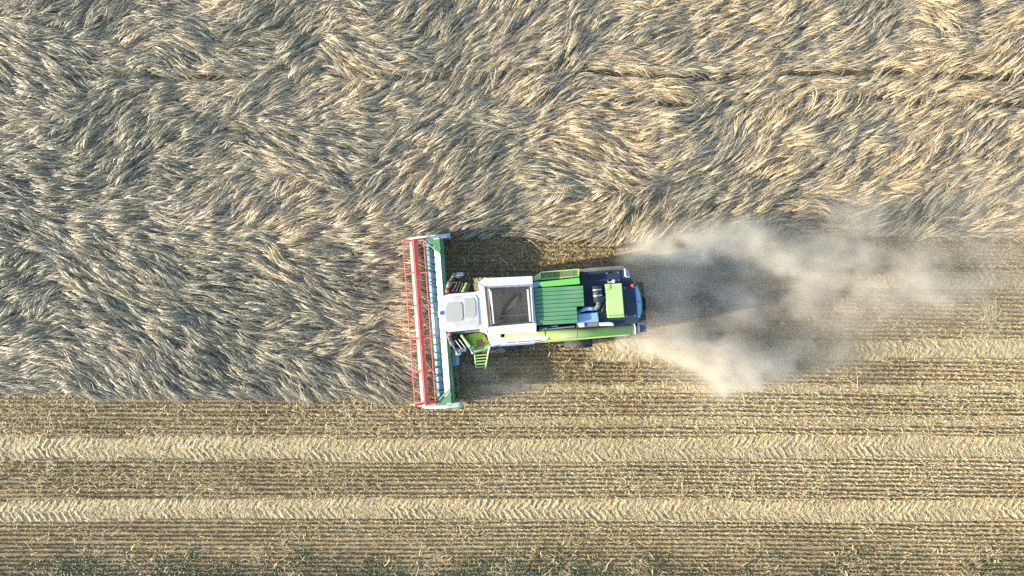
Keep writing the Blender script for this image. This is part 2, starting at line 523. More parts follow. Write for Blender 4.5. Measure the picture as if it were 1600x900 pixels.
# ------------------------------------------------------------------ lodged crop
# lean of the crop read off the photo: x, y in the picture and angle in degrees
FLOW = """30,20,25 100,50,25 20,60,-40 100,90,-35 160,25,60 250,40,-20 300,70,-30 370,15,35 390,40,35 270,95,-35 210,80,25
40,150,-30 100,140,-30 50,200,40 150,180,35 180,200,60 230,150,20 280,160,25 330,190,35 370,120,-10 390,170,40 390,205,-30
430,20,50 460,45,45 410,80,-15 500,20,20 560,15,-25 590,45,40 560,75,-10 530,90,-60 560,110,-45 600,90,-20 680,40,55 720,20,65
760,30,55 790,10,75 700,70,50 750,80,40 640,110,15 470,120,35 430,140,35 550,150,40 610,140,45 700,130,55 720,150,65 770,140,50
650,165,20 450,200,-15 560,200,-20 500,170,30 690,185,50 760,190,-20 820,30,50 870,40,50 900,50,45 940,60,35 1000,30,10 1050,40,10
1100,60,35 1150,30,35 1180,60,30 850,70,35 900,90,65 950,80,25 1000,90,20 1050,90,35 820,130,20 880,130,50 850,170,40 930,115,-20
1000,120,-15 1100,115,-20 1050,140,-5 950,150,0 1100,180,60 1130,190,70 1170,190,50 1150,150,20 1000,165,15 950,190,-10 850,210,10
920,210,-25 1050,200,-10 1220,30,50 1250,50,35 1300,40,30 1330,55,50 1360,50,60 1310,80,20 1230,70,15 1400,50,10 1450,40,-40
1480,60,-35 1520,15,25 1550,30,15 1580,60,45 1400,80,15 1500,80,15 1560,90,45 1300,110,0 1400,115,0 1500,115,5 1260,140,20
1350,130,30 1450,130,35 1550,140,30 1220,180,50 1280,170,55 1350,180,45 1450,190,30 1550,180,25 1520,200,50 1300,210,15
30,240,15 100,240,40 150,235,50 200,240,45 60,260,-20 100,255,-30 30,290,-30 180,260,25 250,240,30 260,270,-35 230,290,30
180,300,30 60,310,0 300,300,25 350,250,20 370,300,55 390,320,45 330,310,40 280,330,20 200,330,10 120,330,10 20,360,-30 80,380,-35
150,370,-35 200,400,-40 250,420,-35 180,350,-20 250,350,-15 320,370,-10 370,370,25 60,430,30 30,420,40 350,420,-15 300,390,-20
380,400,-15 420,250,-30 470,250,-30 520,270,-40 510,290,-30 430,300,40 480,310,35 450,340,40 500,330,35 550,310,50 580,290,55
600,320,45 630,310,60 650,270,40 700,260,45 700,300,50 680,330,45 740,280,55 750,310,45 780,260,35 560,250,-10 600,240,30
640,240,20 750,235,35 480,370,15 420,390,-40 460,400,-15 520,390,0 580,380,5 620,370,10 560,410,-5 610,420,-5 430,430,-35
500,440,-25 780,330,40 760,350,20 700,355,20 620,440,-10 790,360,10 820,215,20 830,260,-10 860,250,-40 890,240,-30 940,220,-50
960,240,-45 830,290,10 850,310,20 900,320,15 900,270,-20 950,280,-50 1000,260,-30 1020,230,20 1080,210,40 1120,215,70 1140,220,-80
1080,250,40 1150,250,40 1020,290,30 1060,290,35 1120,300,35 1180,280,35 880,350,20 940,330,45 970,340,70 970,360,80 930,355,30
1020,330,60 1050,350,50 1040,310,30 1100,340,20 1160,350,30 830,350,15 1230,220,20 1240,250,40 1240,232,-50 1300,220,35 1350,250,40
1400,240,50 1430,230,40 1470,220,55 1500,250,50 1560,230,35 1270,280,30 1330,300,35 1400,290,20 1430,310,40 1440,330,75
1450,342,-65 1420,340,55 1470,350,20 1520,330,60 1510,300,30 1580,290,30 1560,340,30 1250,330,10 1290,320,-50 1330,350,20
1380,350,40 1500,355,10 20,470,45 60,470,40 70,490,60 40,510,30 110,450,-20 120,480,-10 150,440,-45 180,460,-35 230,440,-30
270,440,-30 80,520,10 30,540,15 120,520,10 150,530,-45 110,530,-60 200,510,-35 240,530,-45 280,520,-40 300,560,-45 320,500,-25
350,540,-50 380,500,-20 380,570,-35 60,570,25 20,590,15 100,560,-30 140,590,-50 180,590,-50 210,600,-60 230,590,-45 260,590,-40
150,560,-20 60,600,15 320,590,-30 300,470,10 340,445,0 380,450,-15 420,455,-20 430,470,0 460,450,-40 490,460,-40 520,480,-35
550,500,-30 400,490,35 430,500,25 360,520,-35 340,490,-35 320,540,-45 450,520,-5 480,500,15 560,520,30 540,540,30 500,540,10
590,510,15 600,540,-15 640,540,-10 600,460,-25 640,460,-5 640,500,-15 420,560,-35 440,590,-55 480,590,-50 500,570,-40 560,590,-40
600,590,-35 630,600,-30 640,570,-15 400,600,-35 360,600,-25"""
fl = np.array([[float(v) for v in s.split(',')] for s in FLOW.split()])
fxy = np.stack(((fl[:, 0] - 800) / PXM, (450 - fl[:, 1]) / PXM), -1)
fang = np.radians(fl[:, 2]) * 0.86
GS = 0.15
gx = np.arange(X0 - 2, X1 + 2, GS)
gy = np.arange(-7, Y1 + 2, GS)
GX, GY = np.meshgrid(gx, gy, indexing='ij')
sx = np.zeros_like(GX); sy = np.zeros_like(GX)
wsum = np.zeros_like(GX)
for (ax, ay), an in zip(fxy, fang):
    d2 = (GX - ax) ** 2 + (GY - ay) ** 2
    w = np.exp(-d2 / (2 * 0.55 ** 2)) + 0.012 * np.exp(-d2 / (2 * 2.2 ** 2)) + 1e-9
    sx += w * np.cos(2 * an); sy += w * np.sin(2 * an)
TH = 0.5 * np.arctan2(sy, sx)
TH = TH + (LA.fbm(GX, GY, 1.6, 2) - 0.5) * 0.3
CX, SX = np.cos(TH), np.sin(TH)


def look(F, x, y):
    u = np.clip((x - gx[0]) / GS, 0, len(gx) - 1.001)
    v = np.clip((y - gy[0]) / GS, 0, len(gy) - 1.001)
    i = u.astype(int); j = v.astype(int)
    a = u - i; b = v - j
    return (F[i, j] * (1 - a) + F[i + 1, j] * a) * (1 - b) + (F[i, j + 1] * (1 - a) + F[i + 1, j + 1] * a) * b


CROP = straw_mat('lodged_straw', [(0.0, (0.23, 0.215, 0.15)), (0.35, (0.43, 0.395, 0.28)), (0.65, (0.58, 0.475, 0.315)), (1.0, (0.74, 0.565, 0.315))],
                 rough=0.45, spec=0.5, transl=0.06, rnd_amount=0.6)


def crop_height(x, y):
    h = 0.12 + 0.26 * LB.fbm(x, y, 1.5, 3) + 0.26 * np.clip(LC.fbm(x, y, 0.7, 2) - 0.25, 0, 1)
    for tr in (9.72, 8.44):
        gap = np.exp(-((y - tr - 0.15 * np.sin(x * 0.5)) / 0.16) ** 2) * np.clip((x + (30 if tr > 9 else 2)) / 12, 0, 1)
        h = h * (1 - 0.95 * gap)
    return h


PCELL = 1.0
prand = np.random.default_rng(77)
PG = prand.random((256, 256, 4))


def patches(x, y):
    """the crop lies in overlapping sheets: nearest sheet centre, its lean, rise and colour"""
    u, v = x / PCELL + 500, y / PCELL * 1.25 + 500
    iu, iv = np.floor(u).astype(int), np.floor(v).astype(int)
    best = np.full(x.shape, 1e9)
    second = np.full(x.shape, 1e9)
    bx = np.zeros(x.shape); by = np.zeros(x.shape); r1 = np.zeros(x.shape); r2 = np.zeros(x.shape)
    for i in (-1, 0, 1):
        for j in (-1, 0, 1):
            g = PG[(iu + i) % 256, (iv + j) % 256]
            cx, cy = iu + i + g[..., 0], iv + j + g[..., 1]
            d = (u - cx) ** 2 + (v - cy) ** 2
            k = d < best
            second = np.where(k, best, np.minimum(second, d))
            best = np.where(k, d, best)
            bx = np.where(k, cx, bx); by = np.where(k, cy, by)
            r1 = np.where(k, g[..., 2], r1); r2 = np.where(k, g[..., 3], r2)
    return (bx - 500) * PCELL, (by - 500) * PCELL / 1.25, r1, r2, np.sqrt(second) - np.sqrt(best)


def strands(x, y, ln, hgt, turn, K, lat0=None, converge=0.0, flop=0.5):
    """grow strands along the lean of the field; returns points (N,K,3) and headings"""
    N = x.size
    P = np.zeros((N, K, 3)); H = np.zeros((N, K))
    px, py = x.copy(), y.copy()
    base = crop_height(x, y)
    for i in range(K):
        t = i / (K - 1)
        c = look(CX, px, py); s = look(SX, px, py)
        a = np.arctan2(s, c)
        if i == 0:
            a0 = a
        a = a0 + 0.35 * np.angle(np.exp(1j * (a - a0))) + turn * (0.7 + 0.6 * t)
        P[:, i, 0] = px; P[:, i, 1] = py
        prof = np.sin(np.pi * np.clip(0.12 + 0.80 * t, 0, 1)) ** 0.8
        P[:, i, 2] = base * 0.55 * (1 - 0.4 * t) + hgt * prof
        H[:, i] = a
        px = px + np.cos(a) * ln / (K - 1); py = py + np.sin(a) * ln / (K - 1)
    return P, H


def build_crop():
    # tufts
    NT = 75000
    tx = rng.uniform(X0, X1, NT); ty = rng.uniform(-5.2, Y1, NT)
    ok = ty > crop_edge(tx)
    for tr in (9.72, 8.44):
        ok &= ~((np.abs(ty - tr - 0.15 * np.sin(tx * 0.5) - 0.10 * (LA(tx, ty, 0.6) - 0.5)) < 0.17) & (rng.random(NT) < np.clip((tx + (30 if tr > 9 else 2)) / 12, 0.0, 0.85)))
    tx, ty = tx[ok], ty[ok]
    n = tx.size
    t_h = rng.gamma(1.6, 0.085, n) + 0.01
    t_turn = rng.normal(0, 0.34, n)
    t_len = rng.uniform(0.60, 1.40, n)
    t_tone = np.clip(0.44 + 0.95 * (LC.fbm(tx, ty * 1.5, 3.2, 3) - 0.5) + 0.009 * tx + 0.010 * (ty - 3) + rng.normal(0, 0.15, n), 0, 1)
    qx, qy, q1, q2, seam = patches(tx + 0.25 * (LA(tx, ty, 0.5) - 0.5), ty + 0.25 * (LB(tx, ty, 0.5) - 0.5))
    fc, fs = look(CX, tx, ty), look(SX, tx, ty)
    along = (tx - qx) * fc + (ty - qy) * fs
    t_turn = t_turn * 0.60 + (q1 - 0.5) * 0.70
    t_h = t_h + 0.20 * q2 ** 2 + 0.34 * np.clip(along / 0.7 + 0.15, 0, 1) * (0.3 + 0.7 * q1)
    t_h = t_h * np.clip(0.15 + seam * 3.2, 0, 1)
    t_tone = np.clip(t_tone + 0.25 * (q2 - 0.5), 0, 1)
    m = 8
    N = n * m
    lat = rng.normal(0, 0.028, N); lon = rng.normal(0, 0.12, N)
    th = np.repeat(np.arctan2(look(SX, tx, ty), look(CX, tx, ty)), m)
    x = np.repeat(tx, m) + lon * np.cos(th) - lat * np.sin(th)
    y = np.repeat(ty, m) + lon * np.sin(th) + lat * np.cos(th)
    hg = np.repeat(t_h, m) * np.exp(-(lat / 0.06) ** 2) * rng.uniform(0.6, 1.1, N)
    turn = np.repeat(t_turn, m) + rng.normal(0, 0.11, N) - lat * 1.2
    ln = np.repeat(t_len, m) * rng.uniform(0.65, 1.1, N)
    tone = np.repeat(t_tone, m) + rng.normal(0, 0.12, N)
    # thatch between the tufts
    N2 = 100000
    x2 = rng.uniform(X0, X1, N2); y2 = rng.uniform(-5.2, Y1, N2)
    ok = y2 > crop_edge(x2)
    x2, y2 = x2[ok], y2[ok]; N2 = x2.size
    x = np.concatenate((x, x2)); y = np.concatenate((y, y2))
    hg = np.concatenate((hg, rng.uniform(0.0, 0.10, N2)))
    turn = np.concatenate((turn, rng.normal(0, 0.55, N2)))
    ln = np.concatenate((ln, rng.uniform(0.3, 0.8, N2)))
    tone = np.concatenate((tone, np.clip(0.26 + rng.normal(0, 0.15, N2), 0, 1)))  # lower tone paints shade into the crevices between tufts
    K = 5
    P, H = strands(x, y, ln, hg, turn, K)
    N = x.size
    # keep the header and the cut strip free
    tipx, tipy = P[:, -1, 0], P[:, -1, 1]
    bad = (tipx > cut_x(tipy)) & (tipy < 2.45) & (P[:, 0, 1] < 2.3)
    bad |= (tipy < crop_edge(tipx) - 0.55)
    for tr in (9.72, 8.44):
        dgap = np.abs(P[:, :, 1] - tr - 0.15 * np.sin(P[:, :, 0] * 0.5) - 0.10 * (LA(P[:, :, 0], P[:, :, 1], 0.6) - 0.5)).min(1)
        pr = np.clip((P[:, 0, 0] + (26 if tr > 9 else 1)) / 14, 0, 0.88) * np.clip(LB(P[:, 0, 0], P[:, 0, 1], 1.3) * 2.2, 0.2, 1)
        bad |= (dgap < 0.075) & (rng.random(N) < pr)
    over = (P[:, :, 0].max(1) > -5.5) & (P[:, :, 0].min(1) < -2.9) & (P[:, :, 1].min(1) < 2.45) & (P[:, :, 1].max(1) > -5.6)
    P[:, :, 2] = np.where(over[:, None], np.minimum(P[:, :, 2], 0.42), P[:, :, 2])
    P = P[~bad]; H = H[~bad]; tone = tone[~bad]; N = P.shape[0]
    roll = rng.normal(0, 0.65, N)[:, None]
    Wd = np.stack((-np.sin(H) * np.cos(roll), np.cos(H) * np.cos(roll), np.broadcast_to(np.sin(roll), H.shape)), -1)
    w0 = rng.uniform(0.005, 0.0105, N)[:, None]
    prof = np.array((0.8, 1.0, 1.0, 0.9, 0.45))[None, :]
    V, Q = ribbons(P, Wd, w0 * prof)
    A = {'tone': np.repeat(np.clip(tone, 0, 1), K * 2), 'rnd': np.repeat(rng.random(N), K * 2)}
    o = link('lodged_crop', np_mesh('lodged_crop', V, Q, A, smooth=True), CROP)
    tag(o, 'ripe grey beige cereal crop lying flattened in swirls, not yet cut', 'crop', kind='stuff')
    print('crop strands', N)


build_crop()


def crop_floor():
    xs = np.arange(X0, X1, 0.15)
    lo = np.where(xs < -3.9, -4.55, np.maximum(crop_edge(xs) + 0.15, 2.0))
    V = np.zeros((xs.size, 2, 3))
    V[:, 0, 0] = xs; V[:, 1, 0] = xs
    V[:, 0, 1] = lo; V[:, 1, 1] = Y1
    V[:, :, 2] = 0.004
    i = np.arange(xs.size - 1) * 2
    Q = np.stack((i, i + 2, i + 3, i + 1), -1)
    m, nt, b = new_mat('shaded_moist_soil')
    n = N_(nt, 'ShaderNodeTexNoise')
    n.inputs['Scale'].default_value = 9
    n.inputs['Detail'].default_value = 6
    tc = N_(nt, 'ShaderNodeTexCoord')
    nt.links.new(tc.outputs['Object'], n.inputs['Vector'])
    c = ramp(nt, [(0.3, (0.035, 0.034, 0.020)), (0.7, (0.085, 0.070, 0.040))], n.outputs['Fac'])  # kept dark: shade under the crop is painted into the moist soil
    nt.links.new(c, b.inputs['Base Color'])
    b.inputs['Roughness'].default_value = 0.95
    o = link('soil', np_mesh('soil', V.reshape(-1, 3), Q), m)
    tag(o, 'moist soil darkened to paint the shade in gaps under the lodged crop', 'soil', kind='structure')


crop_floor()

# ------------------------------------------------------------------ combine harvester
ROOT_W = ground_xy(790, 488)
HEAD = R(4.2)
CH, SH = math.cos(HEAD), math.sin(HEAD)


def L(px, py, z):
    """photo point at height z -> harvester coordinates (x to the rear, y to its right side)"""
    w = ground_xy(px, py, z) - ROOT_W
    return (w[0] * CH + w[1] * SH, -w[0] * SH + w[1] * CH)


harv = bpy.data.objects.new('combine_harvester', None)
COL.objects.link(harv)
harv.location = (ROOT_W[0], ROOT_W[1], 0)
harv.rotation_euler = (0, 0, HEAD)
tag(harv, 'white and lime green combine harvester with wide red reel cutting the lodged crop', 'combine harvester')


class Bm:
    def __init__(self):
        self.bm = bmesh.new()

    def _bevel(self, vs, b):
        if b:
            es = {e for v in vs for e in v.link_edges}
            bmesh.ops.bevel(self.bm, geom=list(es), offset=b, segments=2, affect='EDGES', profile=0.6)

    def box(self, x0, x1, y0, y1, z0, z1, bevel=0.0, rot=None):
        z0 += RAISE
        z1 += RAISE
        vs = [self.bm.verts.new(c) for c in ((x0, y0, z0), (x1, y0, z0), (x1, y1, z0), (x0, y1, z0),
                                             (x0, y0, z1), (x1, y0, z1), (x1, y1, z1), (x0, y1, z1))]
        for f in ((3, 2, 1, 0), (4, 5, 6, 7), (0, 1, 5, 4), (1, 2, 6, 5), (2, 3, 7, 6), (3, 0, 4, 7)):
            self.bm.faces.new([vs[i] for i in f])
        if rot:
            c = Vector(((x0 + x1) / 2, (y0 + y1) / 2, (z0 + z1) / 2))
            bmesh.ops.rotate(self.bm, verts=vs, cent=c, matrix=rot)
        self._bevel(vs, bevel)
        return self

    def prism(self, pts, z0, z1, bevel=0.0):
        """polygon in harvester xy, pulled up from z0 to z1"""
        a = sum(p[0] * q[1] - q[0] * p[1] for p, q in zip(pts, pts[1:] + pts[:1]))
        if a < 0:
            pts = pts[::-1]
        lo = [self.bm.verts.new((p[0], p[1], z0)) for p in pts]
        hi = [self.bm.verts.new((p[0], p[1], z1)) for p in pts]
        n = len(pts)
        self.bm.faces.new(hi); self.bm.faces.new(lo[::-1])
        for i in range(n):
            self.bm.faces.new((lo[i], lo[(i + 1) % n], hi[(i + 1) % n], hi[i]))
        self._bevel(lo + hi, bevel)
        return self

    def pxprism(self, pix, z0, z1, bevel=0.0):
        z0 += RAISE
        z1 += RAISE
        return self.prism([L(a, b, z1) for a, b in pix], z0, z1, bevel)

    def side(self, prof, y0, y1, bevel=0.0):
        """x-z profile pulled across the machine"""
        a = sum(p[0] * q[1] - q[0] * p[1] for p, q in zip(prof, prof[1:] + prof[:1]))
        if a < 0:
            prof = prof[::-1]
        A = [self.bm.verts.new((p[0], y0, p[1])) for p in prof]
        B = [self.bm.verts.new((p[0], y1, p[1])) for p in prof]
        n = len(prof)
        self.bm.faces.new(A); self.bm.faces.new(B[::-1])
        for i in range(n):
            self.bm.faces.new((A[(i + 1) % n], A[i], B[i], B[(i + 1) % n]))
        self._bevel(A + B, bevel)
        return self

    def cross(self, prof, x0, x1, bevel=0.0):
        """y-z profile pulled along the machine"""
        a = sum(p[0] * q[1] - q[0] * p[1] for p, q in zip(prof, prof[1:] + prof[:1]))
        if a < 0:
            prof = prof[::-1]
        A = [self.bm.verts.new((x0, p[0], p[1])) for p in prof]
        B = [self.bm.verts.new((x1, p[0], p[1])) for p in prof]
        n = len(prof)
        self.bm.faces.new(A[::-1]); self.bm.faces.new(B)
        for i in range(n):
            self.bm.faces.new((A[i], A[(i + 1) % n], B[(i + 1) % n], B[i]))
        self._bevel(A + B, bevel)
        return self

    def rod(self, a, b, r, seg=12, r2=None):
        a = Vector(a); b = Vector(b)
        q = (b - a).to_track_quat('Z', 'Y').to_matrix().to_4x4()
        m = Matrix.Translation((a + b) / 2) @ q
        bmesh.ops.create_cone(self.bm, cap_ends=True, segments=seg, radius1=r, radius2=r if r2 is None else r2,
                              depth=(b - a).length, matrix=m)
        return self

    def path(self, pts, r, seg=8):
        for a, b in zip(pts[:-1], pts[1:]):
            self.rod(a, b, r, seg)
        for p in pts[1:-1]:
            bmesh.ops.create_icosphere(self.bm, subdivisions=1, radius=r * 1.02, matrix=Matrix.Translation(p))
        return self

    def ball(self, p, r, s=(1, 1, 1)):
        bmesh.ops.create_uvsphere(self.bm, u_segments=14, v_segments=9, radius=r,
                                  matrix=Matrix.Translation(p) @ Matrix.Diagonal((*s, 1)))
        return self

    def build(self, name, mat, parent, label=None, smooth=False):
        me = bpy.data.meshes.new(name)
        self.bm.normal_update()
        if smooth:
            for f in self.bm.faces:
                f.smooth = len(f.verts) <= 4
        self.bm.to_mesh(me)
        self.bm.free()
        o = link(name, me, M[mat], parent)
        if label:
            o['label'] = label
        return o


RAISE = 0.0             # lift for the group of parts being built


def L3(px, py, z):
    z += RAISE
    a = L(px, py, z)
    return Vector((a[0], a[1], z))


# ---- header (cutting platform)
HZ = 1.72
hx1 = L(695, 500, HZ)[0]                    # rear edge of the back wall
hx0 = L(686.5, 500, HZ)[0]
hy1 = L(686, 371, 1.5)[1]                   # right end
hy0 = L(703, 632, 1.5)[1]                   # left end
prof = [(hx0 - 0.46, 0.22), (hx0 - 0.46, 0.17), (hx0 - 0.06, 0.16), (hx1 + 0.02, 0.45), (hx1 + 0.02, HZ),
        (hx1 - 0.02, HZ), (hx0, HZ - 0.17), (hx0 + 0.01, 0.75), (hx0 - 0.14, 0.34)]
header = Bm().side(prof, hy0 + 0.05, hy1 - 0.05, 0.012).build('header', 'header_pale', harv)
b = Bm()
b.box(hx1 + 0.025, hx1 + 0.15, hy0 + 0.06, hy1 - 0.06, 1.50, 1.66, 0.015)
b.box(hx1 + 0.025, hx1 + 0.10, hy0 + 0.10, hy1 - 0.10, 0.55, 0.70, 0.015)
for k in range(9):
    yy = hy0 + 0.3 + (hy1 - hy0 - 0.6) * k / 8
    b.box(hx1 + 0.025, hx1 + 0.11, yy - 0.04, yy + 0.04, 0.70, 1.50)
b.build('back_beam', 'header_green', header)
# corner gussets, dark green struts at both ends
for s, ye in ((1, hy1), (-1, hy0)):
    b = Bm()
    b.rod((hx0 - 0.42, ye - s * 0.10, 1.34), (hx1 + 0.02, ye - s * 0.72, 1.74), 0.045)
    b.rod((hx0 - 0.30, ye - s * 0.10, 1.40), (hx1 + 0.06, ye - s * 0.50, 1.74), 0.035)
    b.prism([(hx0 - 0.25, ye - s * 0.09), (hx1 + 0.02, ye - s * 0.09), (hx1 + 0.02, ye - s * 0.66)], 1.725, 1.75)
    b.build('corner_strut', 'header_green', header)
# auger
ax_ = L(680.5, 500, 0.7)[0]
aug = Bm().rod((ax_, hy0 + 0.12, 0.72), (ax_, hy1 - 0.12, 0.72), 0.17, 20)
aug = aug.build('auger', 'sky_tint_sheet', header, smooth=True)
b = Bm()
turns = 26
for half, d in ((0, 1), (1, -1)):
    ya = hy0 + 0.14 if half == 0 else hy1 - 0.14
    ym = (hy0 + hy1) / 2 - d * 0.5
    n = 9 * 14
    prev = None
    for i in range(n + 1):
        t = i / n
        a = d * t * 9 * 2 * math.pi
        y = ya + (ym - ya) * t
        v0 = b.bm.verts.new((ax_ + 0.165 * math.cos(a), y, 0.72 + 0.165 * math.sin(a)))
        v1 = b.bm.verts.new((ax_ + 0.27 * math.cos(a), y, 0.72 + 0.27 * math.sin(a)))
        if prev:
            b.bm.faces.new((prev[0], prev[1], v1, v0))
        prev = (v0, v1)
b.build('auger_flight', 'dark_green', header)
for k in range(10):
    yy = hy0 + 0.5 + (hy1 - hy0 - 1.0) * k / 9
    Bm().box(ax_ - 0.20, ax_ + 0.20, yy - 0.022, yy + 0.022, 0.90, 0.945).build('auger_finger', 'green', header)
# knife guards
b = Bm()
for k in range(96):
    yy = hy0 + 0.12 + (hy1 - hy0 - 0.24) * k / 95
    b.rod((hx0 - 0.46, yy, 0.19), (hx0 - 0.60, yy, 0.17), 0.02, 6, 0.006)
b.box(hx0 - 0.50, hx0 - 0.42, hy0 + 0.08, hy1 - 0.08, 0.222, 0.24)
b.build('cutter_bar', 'steel', header)
# crop dividers at the two ends
for s, ye in ((1, hy1), (-1, hy0)):
    w = 0.20 if s < 0 else 0.15
    pr = [(hx1 + 0.40, 0.18), (hx1 + 0.40, 1.20), (hx1 - 0.2, 1.28), (hx0 - 0.85, 1.00), (hx0 - 1.15, 0.70), (hx0 - 1.25, 0.35), (hx0 - 0.9, 0.16)]
    d = Bm().side(pr, ye - s * 0.02, ye + s * w, 0.03).build('divider', 'white', header)
    Bm().rod((hx0 - 1.10, ye + s * w * 0.5, 0.52), (hx0 - 1.78, ye + s * 0.05, 0.30), 0.11, 12, 0.015).build('divider_tip', 'lime_pale', d)
    Bm().box(hx1 + 0.28, hx1 + 0.45, ye + s * 0.01, ye + s * (w + 0.02), 1.05, 1.23, 0.02).build('end_lamp', 'header_green' if s < 0 else 'sky_tint_sheet', d)
# hoses behind the header
b = Bm()
yl = L(708, 560, 1.2)[1]
for k in range(1):
    b.path([(hx1 + 0.30, hy0 + 0.35, 0.95), (hx1 + 0.30, hy0 + 1.3, 1.15), (hx1 + 0.24, hy0 + 2.2, 1.25), (hx1 + 0.30, hy0 + 3.0, 1.15)], 0.022, 6)
    b.rod((hx1 + 0.10, hy0 + 1.32, 1.3), (hx1 + 0.32, hy0 + 1.32, 1.14), 0.02, 6)
    b.rod((hx1 + 0.10, hy0 + 2.3, 1.3), (hx1 + 0.30, hy0 + 2.3, 1.2), 0.02, 6)
b.build('hydraulic_hose', 'grey', header)
Bm().box(hx1 + 0.14, hx1 + 0.42, L(700, 572, 1.1)[1], L(700, 545, 1.1)[1], 0.7, 1.1, 0.03).build('gearbox', 'sky_tint_sheet', header)

# ---- reel
rx = L(654.4, 500, 1.40)[0]
RZ, RR = 1.30, 0.52
ry0, ry1 = L(660, 632, 1.4)[1], L(642, 375, 1.4)[1]
reel = Bm().side([(rx + 0.19 * math.sin(k * math.pi / 3), RZ + 0.19 * math.cos(k * math.pi / 3)) for k in range(6)], ry0, ry1, 0.012).build('reel', 'red', harv, 'long red hexagonal reel tube with dusty pink patches')
for k in range(6):
    a = k * math.pi / 3 + R(22)
    bx, bz = rx + RR * math.cos(a), RZ + RR * math.sin(a)
    b = Bm().rod((bx, ry0, bz), (bx, ry1, bz), 0.016, 8)
    for j in range(56):
        yy = ry0 + 0.08 + (ry1 - ry0 - 0.16) * j / 55
        b.rod((bx, yy, bz), (bx, yy, bz - 0.20), 0.006, 4)
    b.build('reel_bat', 'red', reel)
for j in range(6):
    yy = ry0 + 0.02 + (ry1 - ry0 - 0.04) * j / 5
    wide = 0.055 if j in (0, 5) else 0.020
    b = Bm()
    for k in range(6):
        a = k * math.pi / 3 + R(22)
        m = Matrix.Rotation(-a, 3, 'Y')
        c = Vector((rx + 0.5 * (RR + 0.14) * math.cos(a), yy, RZ + 0.5 * (RR + 0.14) * math.sin(a)))
        hl = (RR - 0.14) / 2
        b.box(c.x - hl, c.x + hl, yy - wide, yy + wide, c.z - 0.02, c.z + 0.02, 0, m)
        a2 = a + math.pi / 3
        b.rod((rx + RR * math.cos(a), yy, RZ + RR * math.sin(a)), (rx + RR * math.cos(a2), yy, RZ + RR * math.sin(a2)), 0.012, 5)
    b.build('reel_spider', 'red', reel)
for s, ye in ((1, hy1), (-1, hy0)):
    b = Bm().rod((hx1, ye - s * 0.015, 1.62), (rx, ye - s * 0.015, RZ), 0.045, 8)
    b.build('reel_arm', 'header_green', reel)

# ---- feeder house
fy0, fy1 = L(700, 512, 1.4)[1], L(700, 466, 1.4)[1]
fx0 = hx1 + 0.16
Bm().side([(fx0, 0.45), (fx0, 1.25), (1.0, 2.2), (1.0, 1.2)], fy0, fy1, 0.03).build('feeder_house', 'dark_green', harv)

# ---- chassis and body sides
b = Bm()
bx0 = L(764, 488, 3.0)[0]; bx1 = L(985, 475, 2.8)[0]
by0, by1 = L(870, 531, 2.6)[1], L(870, 428, 2.6)[1]
b.box(bx0 + 0.3, bx1 - 0.6, by0 + 0.25, by1 - 0.25, 0.95, 2.2, 0.04)
body = b.build('chassis', 'black', harv)
b = Bm()
b.pxprism([(833, 436), (846, 431), (906, 427), (978, 422), (978, 427), (833, 441)], 1.25, 3.0, 0.02)
b.build('side_panel', 'lime_pale', harv)
# left lower panel, dusty grey green strip under the unloading tube
b = Bm()
b.pxprism([(765, 531), (765, 541.5), (830, 537), (985, 524), (985, 515), (830, 527)], 1.25, 2.55, 0.03)
sp = b.build('side_panel', 'lime_pale', harv, 'dusty pale lime panel low on the left side')
b = Bm()
b.pxprism([(765, 533), (765, 542.2), (835, 537.6), (838, 534)], 2.56, 2.72, 0.02)
b.build('panel_edge', 'sky_tint_sheet', sp)

# white upper shoulder with the red lettering
b = Bm()
b.pxprism([(760, 519), (782.5, 516), (783.5, 538), (770, 540.5), (764, 534)], 2.6, 3.08, 0.05)
b.pxprism([(782, 527.5), (838, 523.2), (858, 524.5), (858.5, 528), (853, 532.5), (838, 534.5), (782.5, 538.8)], 2.78, 3.12, 0.03)
shoulder = b.build('shoulder_panel', 'white', harv)
rl = random.Random(3)
for wx0, wx1 in ((792, 806.5), (809, 829), (831.5, 845)):      # three short red words, too small in the photo to read
    b = Bm()
    x = wx0
    while x < wx1:
        w = rl.uniform(0.9, 1.7)
        py = 535.6 - (x - 792) * 0.072
        a0 = L(x, py + 0.75, 3.123); a1 = L(x + w, py - 0.75, 3.123)
        b.box(a0[0], a1[0], a0[1], a1[1], 3.1205, 3.126)
        x += w + 0.4
    b.build('lettering', 'red_letters', shoulder)

# ---- grain tank
TZ = 3.72
b = Bm()
# outer walls
ot = [(752, 439.5), (758, 435), (832.5, 431.5), (838, 507), (838.5, 520), (761, 523), (750.5, 455)]
inn = [(764.5, 449), (829, 446.5), (832, 505), (770, 509.5)]
zt = 2.25


def tank_wall(bq, pix):
    bq.pxprism(pix, 1.9, TZ, 0.02)


tank_wall(b, [(747.5, 441), (757, 434.5), (832, 431.2), (832.6, 443.5), (757.5, 447.4)])              # right shoulder band
tank_wall(b, [(747.2, 441.6), (757.2, 448), (763.5, 509.2), (761, 523.4), (757.3, 521)])               # front band
tank_wall(b, [(761.6, 522.8), (764, 510.4), (834, 504.4), (838.3, 505.6), (838.3, 519.6)])             # left band
tank = b.build('grain_tank', 'white', harv)
b = Bm()
b.pxprism([(758, 447.6), (832.4, 443.8), (832.8, 446), (829.4, 447), (764.5, 449.6), (759, 450.5)], 2.1, TZ - 0.06)
b.pxprism([(833, 446.4), (837.8, 504.6), (833.2, 504), (829.6, 447.4)], 2.1, TZ - 0.05)
b.build('tank_rim', 'steel', tank)
Bm().pxprism([(758.2, 449.4), (762.4, 450.6), (768.4, 508.6), (763.9, 509)], 2.1, TZ - 0.04).build('tank_sill', 'mat', tank, 'dusty brown strip along the front of the tank opening')
